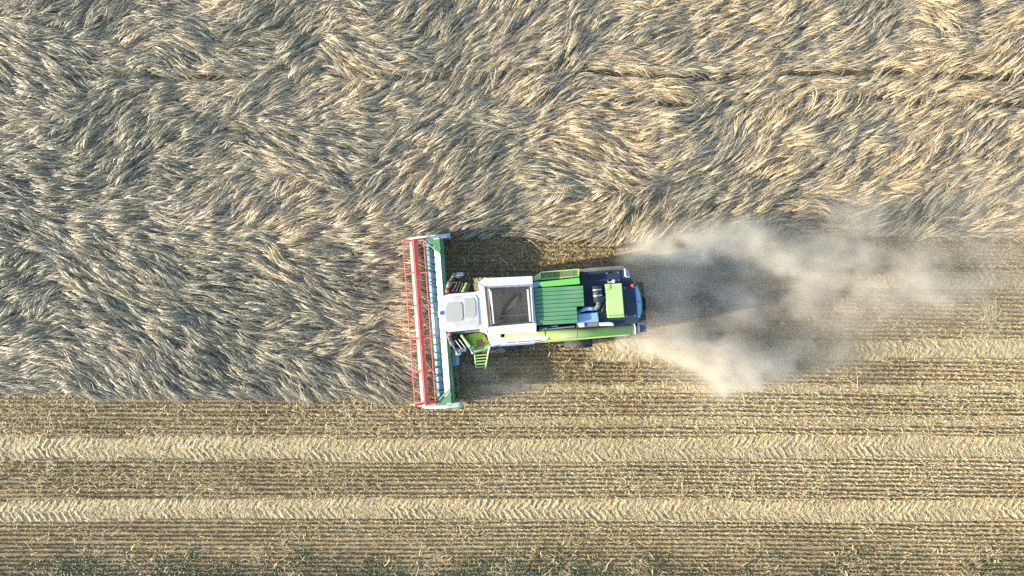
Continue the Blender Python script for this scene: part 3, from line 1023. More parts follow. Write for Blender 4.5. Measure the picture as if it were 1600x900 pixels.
# hopper floor
i0 = L(764.8, 449.8, TZ); i1 = L(829.4, 447, TZ); i2 = L(833, 504.2, TZ); i3 = L(769, 508.8, TZ)
cx_, cy_ = (i0[0] + i2[0]) / 2, (i0[1] + i2[1]) / 2
b = Bm()
top = [b.bm.verts.new((p[0], p[1], 3.05)) for p in (i0, i1, i2, i3)]
low = [b.bm.verts.new((cx_ + (p[0] - cx_) * 0.45, cy_ + (p[1] - cy_) * 0.9, 2.72)) for p in (i0, i1, i2, i3)]
for i in range(4):
    j = (i + 1) % 4
    b.bm.faces.new((top[j], top[i], low[i], low[j]))
b.bm.faces.new(low)
for a_, c_ in ((i0, i1), (i1, i2), (i2, i3), (i3, i0)):
    q = [b.bm.verts.new((*a_, 3.05)), b.bm.verts.new((*c_, 3.05)), b.bm.verts.new((*c_, TZ - 0.07)), b.bm.verts.new((*a_, TZ - 0.07))]
    b.bm.faces.new(q)
hop = b.build('hopper', 'tank', tank)
b = Bm()
b.rod(L3(771, 495, 3.0), L3(830, 491, 3.0), 0.022)
b.build('cross_bar', 'steel', tank)
Bm().rod(L3(780, 500, 2.70), L3(810, 462, 2.86), 0.10, 14).build('filling_auger', 'tank', tank, smooth=True)
Bm().box(L(797, 478, 2.6)[0], L(797, 478, 2.6)[0] + .28, cy_ - 0.14, cy_ + 0.14, 2.6, 2.84, 0.03).build('auger_head', 'tank', tank)
for pa, pb, zz in (((766.4, 455), (771.3, 506), 3.80), ((764, 451), (768.6, 480), 3.76), ((824.6, 452), (828.6, 502.5), 3.80), ((829.4, 449), (832.4, 503), 3.78)):
    b = Bm()
    q0, q1 = L3(*pa, zz), L3(*pb, zz)
    d = (q1 - q0).normalized(); nrm = Vector((d.y, -d.x, 0)) * 0.03
    b.prism([(q0 + nrm)[:2], (q1 + nrm)[:2], (q1 - nrm)[:2], (q0 - nrm)[:2]], 3.35, zz)
    b.build('tank_flap', 'white', tank)
for px in (793, 805.5):
    Bm().pxprism([(px, 446.6), (px + 2.2, 446.4), (px + 1.1, 451)], 3.50, 3.60).build('bracket', 'steel', tank)

# ---- cab
CZ = 3.70
roof_px = [(703, 458), (746.5, 455), (749.2, 441.8), (757, 520.8), (752, 513.4), (744, 515), (700, 519.4), (693, 511), (688, 500.5), (684.5, 493), (684, 483), (687, 470), (694, 461.5)]
roof_px = [(702, 459), (746, 455.6), (751, 459), (754.5, 512), (748, 514.6), (706, 518.6), (699, 519), (692.5, 510.5), (687.5, 500.5), (684.3, 493), (684, 482), (687, 469.5), (693, 462)]
b = Bm()
b.pxprism([(700, 463), (744, 460), (749, 508), (704, 513), (692, 494), (690, 481)], 1.75, 3.42, 0.06)
cab = b.build('cab', 'glass', harv)
for px, py in ((698, 465), (744, 461), (749, 508), (703, 513)):
    q = L3(px, py, 3.4)
    Bm().box(q.x - 0.05, q.x + 0.05, q.y - 0.05, q.y + 0.05, 1.75, 3.45).build('cab_pillar', 'black', cab)
roof = Bm().pxprism(roof_px, 3.44, CZ, 0.07).build('cab_roof', 'white', cab)
Bm().pxprism([(703, 463.5), (743, 460.5), (746.5, 466), (749.5, 507), (744, 510.5), (706, 514), (697.5, 503), (694.5, 480), (697, 467)], CZ - 0.02, CZ + 0.025, 0.02).build('roof_skin', 'roof', roof, 'dusty grey upper skin of the cab roof')
Bm().pxprism([(699, 473.5), (720, 472), (722.5, 476), (723.5, 497), (721, 501), (697.5, 503.5), (694.8, 492), (696, 480)], CZ + 0.01, CZ + 0.05, 0.015).build('roof_hatch', 'roof_panel', roof, 'large dusty hatch at the front of the cab roof')
Bm().pxprism([(725, 466.5), (740, 465), (743, 470), (744, 492), (740, 496), (727.5, 496.5), (725.6, 492)], CZ + 0.01, CZ + 0.04, 0.015).build('roof_hatch', 'roof_panel', roof, 'smaller dusty hatch at the rear of the cab roof')
q = L3(690.6, 489, CZ)
Bm().rod((q.x, q.y, CZ - 0.02), (q.x, q.y, CZ + 0.03), 0.085, 20).build('emblem', 'blue', roof, 'round blue badge at the front edge of the roof')
# neck between cab and tank
Bm().pxprism([(744, 455.8), (750.4, 453.5), (757, 521), (750, 518)], 2.4, TZ - 0.03, 0.03).build('rear_wall', 'white', cab)
# gutter on the left roof edge
Bm().pxprism([(700, 519.8), (750.5, 515.4), (750.5, 518.4), (702, 522)], 3.38, 3.55, 0.02).build('gutter', 'grey', cab)
# beacons
for px, py in ((698.4, 454.8), (702.2, 522.4)):
    q = L3(px, py, 3.7)
    bq = Bm().rod((q.x, q.y, 3.58), (q.x, q.y, 3.70), 0.075, 16)
    bq.ball((q.x, q.y, 3.70), 0.075)
    bq.build('beacon', 'orange', cab, smooth=True)
    Bm().box(q.x - 0.10, q.x + 0.10, q.y - 0.10, q.y + 0.10, 3.50, 3.58, 0.02).build('beacon_base', 'black', cab)
# mirrors
m1 = Bm().path([L3(698.5, 454, 3.45), L3(700, 450, 3.45)], 0.09, 10)
m1.path([L3(700, 450, 3.45), L3(703.5, 440, 3.42)], 0.105, 10)
m1.path([L3(703.5, 440, 3.42), L3(706, 435, 3.35), L3(710, 428, 3.25), L3(713, 428.5, 3.15)], 0.05, 8)
mir = m1.build('mirror_arm', 'grey', harv, 'dark grey mirror arm on the right of the cab', smooth=True)
q = L3(719.5, 428.3, 3.1)
Bm().box(q.x - 0.15, q.x + 0.11, q.y - 0.07, q.y + 0.07, 2.65, 3.12, 0.03).build('mirror', 'steel', mir)
Bm().path([L3(710, 431, 3.2), L3(715, 433.4, 3.15), L3(718, 433, 3.12), L3(719, 430, 3.1)], 0.016, 6).build('mirror_bracket', 'steel', mir)
m2 = Bm().path([L3(700, 522, 3.45), L3(704, 532, 3.42)], 0.085, 10)
m2.path([L3(704, 532, 3.42), L3(707.5, 539, 3.35)], 0.095, 10)
m2.path([L3(707.5, 539, 3.35), L3(712, 547, 3.25), L3(716, 552, 3.15)], 0.04, 8)
mir = m2.build('mirror_arm', 'grey', harv, 'dark grey mirror arm on the left of the cab', smooth=True)
q = L3(715.6, 551, 3.1)
Bm().box(q.x - 0.09, q.x + 0.11, q.y - 0.11, q.y + 0.08, 2.65, 3.12, 0.03).build('mirror', 'steel', mir)
q = L3(724, 548, 3.0)
Bm().box(q.x - 0.11, q.x + 0.09, q.y - 0.05, q.y + 0.06, 2.6, 3.0, 0.03).build('mirror', 'steel', mir)
Bm().path([L3(715, 549, 3.15), L3(719, 545, 3.1), L3(723, 543, 3.05)], 0.018, 6).build('mirror_bracket', 'steel', mir)

# right side of the cab: hand rails, lime post, chaff covered step
b = Bm()
for k, (xa, xb) in enumerate(((707, 713.5), (712.5, 718), (718, 723))):
    b.path([L3(xa, 455.5, 2.5), L3(xb, 443.5, 2.6), L3(xb - 0.4, 442, 2.3)], 0.011, 6)
b.path([L3(705, 442.5, 2.5), L3(711, 441, 2.6), L3(719.5, 440.8, 2.6), L3(723, 444, 2.5)], 0.009, 6)
b.build('hand_rail', 'grey', harv, 'thin bare rails on the right of the cab')
Bm().pxprism([(720, 456.5), (727.5, 441.5), (730.3, 441.3), (724.5, 456.2)], 2.1, 2.4, 0.02).build('fender_bar', 'lime_pale', harv)
Bm().pxprism([(725, 456.4), (731, 442.5), (735.5, 442.2), (730, 456)], 1.9, 2.2, 0.02).build('fender', 'grey', harv)


# ---- wheels
def wheel(cx, cy, rad, wid, lug, flip, name='wheel', label=None, chaff=False):
    w = bpy.data.objects.new(name, None)
    COL.objects.link(w)
    w.parent = harv
    w.location = (cx, cy, rad)
    if label:
        w['label'] = label
    b = Bm()
    prof = [(-wid / 2, rad * 0.58), (-wid / 2, rad * 0.84), (-wid * 0.42, rad * 0.93), (0, rad * 0.955), (wid * 0.42, rad * 0.93), (wid / 2, rad * 0.84), (wid / 2, rad * 0.58)]
    seg = 48
    rings = []
    for i in range(seg):
        a = 2 * math.pi * i / seg
        rings.append([b.bm.verts.new((r * math.cos(a), yy, r * math.sin(a))) for yy, r in prof])
    for i in range(seg):
        A, B_ = rings[i], rings[(i + 1) % seg]
        for j in range(len(prof) - 1):
            b.bm.faces.new((A[j], A[j + 1], B_[j + 1], B_[j]))
        b.bm.faces.new((A[-1], A[0], B_[0], B_[-1]))
    n = lug
    for i in range(n):
        for s in (-1, 1):
            a0 = 2 * math.pi * (i + (0.5 if s > 0 else 0)) / n
            a1 = a0 + flip * 0.42
            dw = 0.075
            pts = []
            for yy, a in ((s * wid * 0.03, a0), (s * wid * 0.50, a1)):
                for da in (-dw, dw):
                    r0 = rad * (0.90 if abs(yy) < wid * 0.4 else 0.86)
                    r1 = rad * (1.0 if abs(yy) < wid * 0.4 else 0.965)
                    pts.append([(r * math.cos(a + da), yy, r * math.sin(a + da)) for r in (r0, r1)])
            v = [b.bm.verts.new(p) for pp in pts for p in pp]
            for f in ((1, 3, 7, 5), (0, 1, 5, 4), (3, 2, 6, 7), (0, 2, 3, 1), (4, 5, 7, 6)):
                b.bm.faces.new([v[k] for k in f])
    bmesh.ops.recalc_face_normals(b.bm, faces=b.bm.faces)
    b.build('tyre', 'chaffy' if chaff else 'tyre', w)
    b = Bm().rod((0, -wid * 0.30, 0), (0, wid * 0.30, 0), rad * 0.585, 28)
    b.rod((0, -wid * 0.36, 0), (0, wid * 0.36, 0), rad * 0.20, 16)
    b.build('rim', 'lime', w)
    return w


fxw = L(783, 540, 1.9)[0]
wheel(fxw, L(783, 537.5, 1.6)[1], 0.95, 0.72, 22, 1, label='large front wheel on the left side')
wheel(fxw - 0.15, L(778, 443.5, 1.6)[1], 0.95, 0.66, 22, 1, label='large front wheel on the right side, crusted with chaff', chaff=True)
rxw = L(905, 535, 1.2)[0]
wheel(rxw, L(905, 535, 1.1)[1], 0.66, 0.50, 18, 1, label='small rear wheel on the left side')
wheel(rxw, L(905, 437, 1.1)[1], 0.66, 0.50, 18, 1, label='small rear wheel on the right side')
Bm().rod((fxw, -1.2, 0.95), (fxw, 1.5, 0.95), 0.14).build('axle', 'black', harv)
Bm().rod((rxw, L(905, 531, 1.1)[1], 0.66), (rxw, L(905, 437, 1.1)[1], 0.66), 0.10).build('axle', 'black', harv)

# ---- left platform with ladder
PZ = 2.05
plat = Bm().pxprism([(729.5, 523.5), (750, 519), (758, 524), (766.5, 541), (741, 551.5)], PZ - 0.06, PZ, 0.01).build('platform', 'perforated', harv)
Bm().pxprism([(726, 524.5), (730.5, 523.5), (742.5, 543), (741, 549)], 1.6, PZ + 0.22, 0.02).build('kick_plate', 'dark_green', plat)
Bm().pxprism([(741.5, 544), (765, 537), (767, 541.5), (764, 547), (742.5, 551.8)], PZ + 0.005, PZ + 0.06, 0.015).build('door_sill', 'lime', plat)
Bm().pxprism([(746, 532), (753, 530), (757.5, 536), (752, 540.5), (746, 541)], PZ + 0.004, PZ + 0.03).build('floor_mat', 'mat', plat)
Bm().pxprism([(718.5, 524), (722, 523), (736, 541), (733, 543.5)], 1.9, PZ + 0.35, 0.02).build('side_rail', 'lime_pale', plat)
b = Bm()
b.path([L3(733.5, 542, 2.5), L3(738, 551, 2.5), L3(741.5, 553, 2.0)], 0.05, 8)
b.path([L3(738.5, 542, 2.9), L3(739.5, 550, 2.4)], 0.045, 8)
b.path([L3(724, 530, 2.8), L3(734, 545, 2.8), L3(734, 546, 2.0)], 0.018, 6)
b.path([L3(717, 530, 2.6), L3(729, 546, 2.6)], 0.016, 6)
b.path([L3(712, 532, 2.5), L3(722, 546, 2.5)], 0.014, 6)
b.build('hand_rail', 'steel', plat)
Bm().path([L3(765, 541, 2.9), L3(763.5, 549, 2.6), L3(762.5, 552, 2.1)], 0.03, 8).build('hand_rail', 'white', plat)
b = Bm()
q = L3(757, 530.5, 2.6)
b.box(q.x - 0.04, q.x + 0.04, q.y - 0.10, q.y + 0.10, 2.45, 2.6, 0.02)
b.build('marker_lamp', 'orange', plat)
lad = Bm()
for pa, pb in (((741.8, 552), (743.6, 574)), ((763, 551), (758.4, 575.5))):
    a0, b0 = L3(*pa, 2.0), L3(*pb, 1.0)
    lad.path([a0, b0, b0 + Vector((0, 0.05, -0.45))], 0.032, 8)
lad = lad.build('ladder', 'lime_pale', harv)
for k in range(5):
    t = (k + 0.7) / 5
    a0 = L3(741.8 + 1.8 * t, 552 + 22 * t, 2.0 - 1.0 * t); b0 = L3(763 - 4.6 * t, 551 + 24.5 * t, 2.0 - 1.0 * t)
    Bm().box(a0.x, b0.x, (a0.y + b0.y) / 2 - 0.022, (a0.y + b0.y) / 2 + 0.022, a0.z - 0.03, a0.z + 0.01).build('rung', 'lime_pale', lad)

# ---- engine bay
EZ = 3.64
Bm().pxprism([(832.6, 441), (843.5, 440), (844.5, 447), (838.6, 448), (841.5, 507.5), (838.6, 507)], 2.6, EZ - 0.12, 0.02).build('engine_bulkhead', 'sky_tint_sheet', harv, 'bare sheet between tank and engine cover, sky reflection painted in as blue')
n = 9
cov = Bm()
tl, tr_, br_, bl = (834.6, 450.2), (910.8, 446.0), (912.4, 478.5), (838.4, 508.6)
brow = 479.5
for k in range(n):
    t0, t1 = k / n, (k + 1) / n

    def lerp(a, c, t): return (a[0] + (c[0] - a[0]) * t, a[1] + (c[1] - a[1]) * t)
    full_r = (914.4, 504.0)
    a0 = lerp(tl, bl, t0 + 0.006); a1 = lerp(tl, bl, t1 - 0.006)
    c0 = lerp(tr_, full_r, t0 + 0.006); c1 = lerp(tr_, full_r, t1 - 0.006)
    if k >= 5:
        f = 0.845
        c0 = lerp(a0, c0, f); c1 = lerp(a1, c1, f)
    p = [L(*a0, EZ), L(*c0, EZ), L(*c1, EZ), L(*a1, EZ)]
    vs_ = []
    for (x, y), dz in zip(p, (0.018, 0.018, 0.0, 0.0)):
        vs_.append((cov.bm.verts.new((x, y, EZ - 0.10)), cov.bm.verts.new((x, y, EZ - 0.03 + dz))))
    lo = [v[0] for v in vs_]; hi = [v[1] for v in vs_]
    cov.bm.faces.new(hi); cov.bm.faces.new(lo[::-1])
    for i in range(4):
        j = (i + 1) % 4
        cov.bm.faces.new((lo[i], lo[j], hi[j], hi[i]))
bmesh.ops.recalc_face_normals(cov.bm, faces=cov.bm.faces)
cov = cov.build('engine_cover', 'cover_green', harv, 'dark green louvred engine cover of wide slats')
Bm().pxprism([(834, 449.6), (911, 445.4), (913, 479.5), (901.5, 480.3), (902, 505), (838, 509)], 2.5, EZ - 0.11).build('cover_base', 'black', cov)
Bm().pxprism([(844.4, 440.4), (905.6, 433.6), (906.8, 443.6), (845, 448.8)], 2.6, EZ - 0.02, 0.03).build('cover_panel', 'green', harv, 'bright green panel beside the louvred cover')
scr = Bm()
scr.pxprism([(833, 434), (838, 430), (845.5, 425), (846, 436.6), (833.4, 439.4)], 2.5, 3.30, 0.02)
scr.pxprism([(845, 424.8), (905, 419.8), (905.2, 421.4), (845.2, 426.4)], 2.5, 3.30)
scr.pxprism([(845.6, 435), (904.6, 430.8), (904.8, 432.6), (845.8, 437.2)], 2.5, 3.30)
scr.pxprism([(903.4, 421.6), (905.2, 421.4), (904.8, 430.6), (903.2, 430.8)], 2.5, 3.30)
scr.pxprism([(887, 423), (888, 422.9), (888.2, 431.8), (887.2, 431.9)], 2.5, 3.29)
scr = scr.build('radiator_screen', 'lime_pale', harv, 'lime framed screen of dark bars on the right side')
Bm().pxprism([(846, 426.6), (903.4, 421.8), (903.2, 430.6), (846.2, 434.8)], 2.5, 2.95).build('radiator', 'black', scr)
b = Bm()
for k in range(30):
    px = 848 + k * 1.87
    t = (px - 846) / 57.4
    y0_, y1_ = 426.6 - 4.8 * t, 434.8 - 4.2 * t
    b.pxprism([(px, y0_), (px + 0.6, y0_), (px + 0.6, y1_), (px, y1_)], 3.2, 3.292)
b.build('screen_bars', 'lime_pale', scr)

# dark gap between cover and unloading tube, with pipes
b = Bm()
b.rod(L3(842, 515, 2.9), L3(898, 510, 2.9), 0.045)
b.rod(L3(842, 512, 2.8), L3(870, 510, 2.8), 0.06)
for px in (849.5, 853):
    q = L3(px, 514 - 0.4 * (px - 849.5), 3.0)
    b.ball(q, 0.055)
b.rod(L3(862, 509.6, 3.0), L3(872, 509, 3.0), 0.03)
b.build('engine_pipes', 'steel', harv)

# ---- rear deck
RAISE = 0.40
DZ = 2.75
Bm().pxprism([(901.5, 513), (901.5, 481), (912, 480), (906, 423.5), (975, 418.5), (986, 438), (994, 446), (999, 505), (905, 513)], 1.5, DZ, 0.03).build('rear_deck', 'sky_tint_navy', harv)
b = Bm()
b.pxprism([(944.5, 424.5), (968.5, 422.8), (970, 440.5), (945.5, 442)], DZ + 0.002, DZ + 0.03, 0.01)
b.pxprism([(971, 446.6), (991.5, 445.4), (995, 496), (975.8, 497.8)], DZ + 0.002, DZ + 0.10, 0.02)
b.build('deck_plate', 'sky_tint_navy', harv, 'raised dark plates on the rear deck')
# side rail on the right
b = Bm()
b.path([L3(905.5, 422.4, 2.9), L3(930, 419.6, 3.0), L3(974, 416.6, 3.0), L3(977, 418.4, 2.9)], 0.045, 8)
b.path([L3(907, 424.4, 2.8), L3(940, 421.6, 2.85), L3(974, 419.6, 2.85)], 0.035, 8)
for px, py in ((926, 421), (948, 419.5), (968, 418.5)):
    q = L3(px, py, 2.95)
    b.rod((q.x, q.y, 2.6), (q.x, q.y, 2.98), 0.025, 6)
b.build('deck_rail', 'grey', harv)
b = Bm().path([L3(976.4, 419.5, 3.0), L3(977.4, 432, 3.0)], 0.045, 8)
b.pxprism([(977, 419), (982.5, 424), (985, 434), (979, 434)], 2.5, 2.95, 0.02)
b.build('corner_guard', 'steel', harv)
# air cleaner drum, bands and pipes
b = Bm()
q0, q1 = L3(932.2, 446.6, 3.0), L3(934.6, 471.8, 3.0)
dr = (q1 - q0)
ac = Bm().rod(q0, q1, 0.205, 28).build('air_cleaner', 'sky_tint_navy', harv, 'dark drum with two bright bands on the rear deck', smooth=True)
for t in (0.24, 0.60):
    c = q0 + dr * t
    u = dr.normalized() * 0.022
    Bm().rod(c - u, c + u, 0.212, 28).build('clamp_band', 'steel', ac, smooth=True)
b = Bm().path([q1 + Vector((0, 0.02, 0)), L3(935.2, 475, 3.0), L3(934, 480, 2.98), L3(930, 482, 2.95)], 0.09, 12)
b.build('inlet_pipe', 'grey', ac, smooth=True)
b = Bm().path([L3(931, 481.8, 2.95), L3(915, 482.6, 2.95), L3(905, 486, 2.9), L3(902.5, 489, 2.8)], 0.085, 12)
b.build('charge_pipe', 'sky_tint_sheet', ac, smooth=True)
b = Bm().rod(L3(940.5, 465.5, 2.95), L3(946, 465, 2.95), 0.07, 12)
b.build('outlet_stub', 'grey', ac, smooth=True)
# lime cover box
LZ = 3.10
lb = Bm().pxprism([(945, 443.8), (971.4, 442.4), (975.8, 495.4), (950.2, 497)], DZ - 0.02, LZ, 0.025).build('service_cover', 'lime_pale', harv, 'pale lime box lid across the rear deck')
Bm().pxprism([(952, 444.6), (954, 444.4), (954.4, 451), (952.4, 453), (946.6, 454), (946.4, 453), (951.6, 452)], LZ + 0.002, LZ + 0.018).build('moulding', 'green', lb)
Bm().pxprism([(951.4, 493), (972.4, 491.6), (972.6, 493.4), (951.6, 495)], LZ + 0.002, LZ + 0.018).build('moulding', 'green', lb)
b = Bm().path([L3(949.5, 441.4, 3.0), L3(958, 439.8, 3.0)], 0.025, 6)
b.ball(L3(958.8, 439.2, 3.05), 0.07)
b.build('lever', 'white', harv)
# hoses, bolts and latches on the deck
b = Bm().path([L3(914, 430, 2.80), L3(922, 434, 2.82), L3(930, 431, 2.80), L3(940, 434, 2.80)], 0.022, 6)
b.build('deck_hose', 'black', harv)
b = Bm().path([L3(918, 488.5, 2.80), L3(940, 487.5, 2.84), L3(944, 476, 2.82)], 0.026, 6)
b.build('deck_hose', 'grey', harv)
for px, py in ((948, 427), (966, 425.6), (949.5, 439), (967, 437.8), (976, 450), (989.5, 449), (979, 494), (992.5, 493)):
    q = L3(px, py, 2.85)
    Bm().rod((q.x, q.y, q.z - 0.05), (q.x, q.y, q.z + 0.012), 0.028, 8).build('bolt', 'steel', harv)
# tail hood
TL = 2.62
hood = Bm().pxprism([(982, 438.4), (990, 438.6), (997, 446), (1002, 459), (1004.4, 475), (1004, 489), (1000, 500), (993, 505.6), (992, 446)], 1.5, TL, 0.05).build('tail_hood', 'dark_green', harv)
Bm().pxprism([(991.4, 447), (996.2, 447.6), (1000, 459), (1001.6, 470.6), (994, 471)], TL + 0.002, TL + 0.15, 0.02).build('tail_panel', 'sky_tint_sheet', hood)
Bm().pxprism([(994, 471.6), (1001.6, 471.2), (1002, 486), (1000, 495.6), (996, 496)], TL + 0.002, TL + 0.15, 0.02).build('tail_panel', 'sky_tint_sheet', hood)
q = L3(988, 446, 2.95)
Bm().box(q.x - 0.06, q.x + 0.06, q.y - 0.06, q.y + 0.06, 2.75, 2.95, 0.02).build('tail_lamp', 'orange', hood)
Bm().box(L(1004, 470, 1.2)[0] - 0.3, L(1004, 470, 1.2)[0] + 0.02, L(1005, 500, 1.2)[1], L(1005, 440, 1.2)[1], 0.75, 1.25, 0.05).build('straw_chopper', 'black', harv)
Bm().pxprism([(1006.5, 464), (1008, 464), (1009.4, 484), (1008, 484.4)], 1.6, 2.1).build('rear_flap', 'black', harv)
# service box and silver pieces
Bm().pxprism([(902, 491), (934, 488), (936, 502.6), (903, 504.6)], DZ - 0.02, 3.0, 0.03).build('tool_box', 'sky_tint_sheet', harv)
b = Bm()
b.pxprism([(903.4, 505), (913.4, 504.2), (913.8, 510.6), (906, 511.6), (903.8, 508.4)], 2.6, 2.95, 0.02)
b.build('silver_shroud', 'white', harv)
b = Bm()
b.pxprism([(936.6, 504), (954, 503.2), (959, 505.2), (959.2, 509), (937, 509.4)], 2.6, 2.95, 0.03)
b.build('silver_shroud', 'white', harv)
Bm().pxprism([(914, 504), (935.6, 503), (936, 509.6), (914.2, 511)], 2.6, 2.90, 0.02).build('exhaust_cover', 'grey', harv)

# ---- unloading tube along the left side
RAISE = 0.0
UZ = 2.90
ua, ub = L3(789, 529.4, UZ), L3(990.5, 513.6, UZ)
tube = Bm().rod(ua, ub, 0.215, 28).build('unloading_tube', 'lime', harv, 'long dusty lime unloading tube folded along the left side', smooth=True)
du = (ub - ua).normalized()
for t in (0.31, 0.555):
    c = ua.lerp(ub, t)
    Bm().rod(c - du * 0.015, c + du * 0.015, 0.222, 28).build('joint_ring', 'grey', tube, smooth=True)
Bm().rod(ub, ub + du * 0.05, 0.235, 28).build('end_ring', 'white', tube, smooth=True)
b = Bm()
c = ub + du * 0.05
b.rod(c, c + du * 0.16, 0.20, 20, 0.23)
b.box(c.x + 0.12, c.x + 0.44, c.y - 0.17, c.y + 0.27, UZ - 0.35, UZ + 0.14, 0.06)
b.build('spout', 'blue_dark', tube)
b = Bm()
b.rod(L3(839, 531.4, 2.75), L3(985, 519.4, 2.75), 0.05, 8)
b.build('tube_support', 'black', harv)
Bm().rod(L3(986, 520, 2.7), L3(977, 524.5, 2.6), 0.12, 12).build('tube_cradle', 'grey', harv)

# bevelled look for the big sheets comes from real bevels above

# ------------------------------------------------------------------ small things in the field
def straw_bunch(name, px, py, ang, n, ln, label, group=None):
    c = ground_xy(px, py)
    N = n
    az = np.radians(ang) + rng.normal(0, 0.6, N)
    t = np.array((0.0, 0.5, 1.0))
    P = np.zeros((N, 3, 3))
    l = ln * rng.uniform(0.5, 1.1, N)
    ox = rng.normal(0, 0.22 * ln, N); oy = rng.normal(0, 0.22 * ln, N)
    for i, k in enumerate(t):
        P[:, i, 0] = ox + np.cos(az + 0.4 * k) * l * (k - 0.4)
        P[:, i, 1] = oy + np.sin(az + 0.4 * k) * l * (k - 0.4)
        P[:, i, 2] = 0.05 + 0.11 * math.sin(0.3 + 2.4 * k) * rng.uniform(0.5, 1.2, N)
    wa = az + np.pi / 2
    Wd = np.stack((np.cos(wa), np.sin(wa), rng.normal(0, 0.4, N)), -1)
    V, Q = ribbons(P, Wd, np.repeat(rng.uniform(0.006, 0.012, N)[:, None], 3, 1))
    A = {'tone': np.repeat(np.clip(rng.normal(0.68, 0.15, N), 0, 1), 6), 'rnd': np.repeat(rng.random(N), 6)}
    o = link(name, np_mesh(name, V, Q, A), STUB)
    o.location = (c[0], c[1], 0)
    tag(o, label, 'straw bunch', group)
    return o


G = 'loose straw bunches lying on the stubble'
straw_bunch('straw_bunch', 919, 571, 65, 26, 0.55, 'small upright slanting straw bunch below the rear wheel of the harvester', G)
straw_bunch('straw_bunch', 986, 569, 60, 22, 0.45, 'small slanting straw bunch just left of the lower bright dust puff', G)
straw_bunch('straw_bunch', 1545, 490, 70, 110, 0.9, 'large tangled straw bunch left standing on the stubble far right beyond the dust', G)


def weed_mat():
    m, nt, b = new_mat('weed_leaf')
    rn = N_(nt, 'ShaderNodeAttribute', attribute_name='rnd')
    c = ramp(nt, [(0.0, (0.03, 0.05, 0.02)), (0.7, (0.06, 0.095, 0.032)), (1.0, (0.11, 0.17, 0.05))], rn.outputs['Fac'])
    nt.links.new(c, b.inputs['Base Color'])
    b.inputs['Roughness'].default_value = 0.5
    return m


def build_weeds():
    cx, cy, cs = [], [], []
    n = 42000
    x = rng.uniform(X0, X1, n); y = rng.uniform(Y0, -10.9, n)
    d = LB.fbm(x, y, 1.8, 3)
    p = np.clip((d - 0.50) * 4, 0.0, 1) * np.clip((-11.2 - y) / 1.8, 0, 1) ** 2 + (0.45 - 0.012 * x) * np.clip((-12.0 - y) / 1.2, 0, 1)
    k = rng.random(n) < p
    cx.append(x[k]); cy.append(y[k]); cs.append(rng.uniform(0.03, 0.11, k.sum()))
    # single weeds
    for px, py, s, q in ((1485, 754, 0.08, 4), (555, 395, 0.09, 6), (370, 452, 0.06, 4), (66, 412, 0.07, 4)):
        c = ground_xy(px, py)
        cx.append(c[0] + rng.normal(0, 0.12, q)); cy.append(c[1] + rng.normal(0, 0.12, q)); cs.append(rng.uniform(0.6, 1.2, q) * s)
    cx = np.concatenate(cx); cy = np.concatenate(cy); cs = np.concatenate(cs)
    zb = np.where(cy > -5, 0.52, 0.02)
    m = 7
    N = cx.size * m
    az = rng.uniform(0, 2 * np.pi, N)
    ln = np.repeat(cs, m) * rng.uniform(0.6, 1.3, N)
    x = np.repeat(cx, m); y = np.repeat(cy, m); zb = np.repeat(zb, m)
    P = np.zeros((N, 3, 3))
    for i, k in enumerate((0.05, 0.6, 1.0)):
        P[:, i, 0] = x + np.cos(az) * ln * k
        P[:, i, 1] = y + np.sin(az) * ln * k
        P[:, i, 2] = zb + ln * np.array((0.2, 0.75, 0.6))[i] * rng.uniform(0.7, 1.3, N)
    Wd = np.stack((-np.sin(az), np.cos(az), rng.normal(0, 0.2, N)), -1)
    wd = ln[:, None] * np.array((0.06, 0.20, 0.03))[None, :]
    V, Q = ribbons(P, Wd, wd)
    o = link('weeds', np_mesh('weeds', V, Q, {'rnd': np.repeat(rng.random(N), 6)}), weed_mat())
    tag(o, 'small green weeds sprouting along the lower field edge', 'weeds', kind='stuff')


build_weeds()


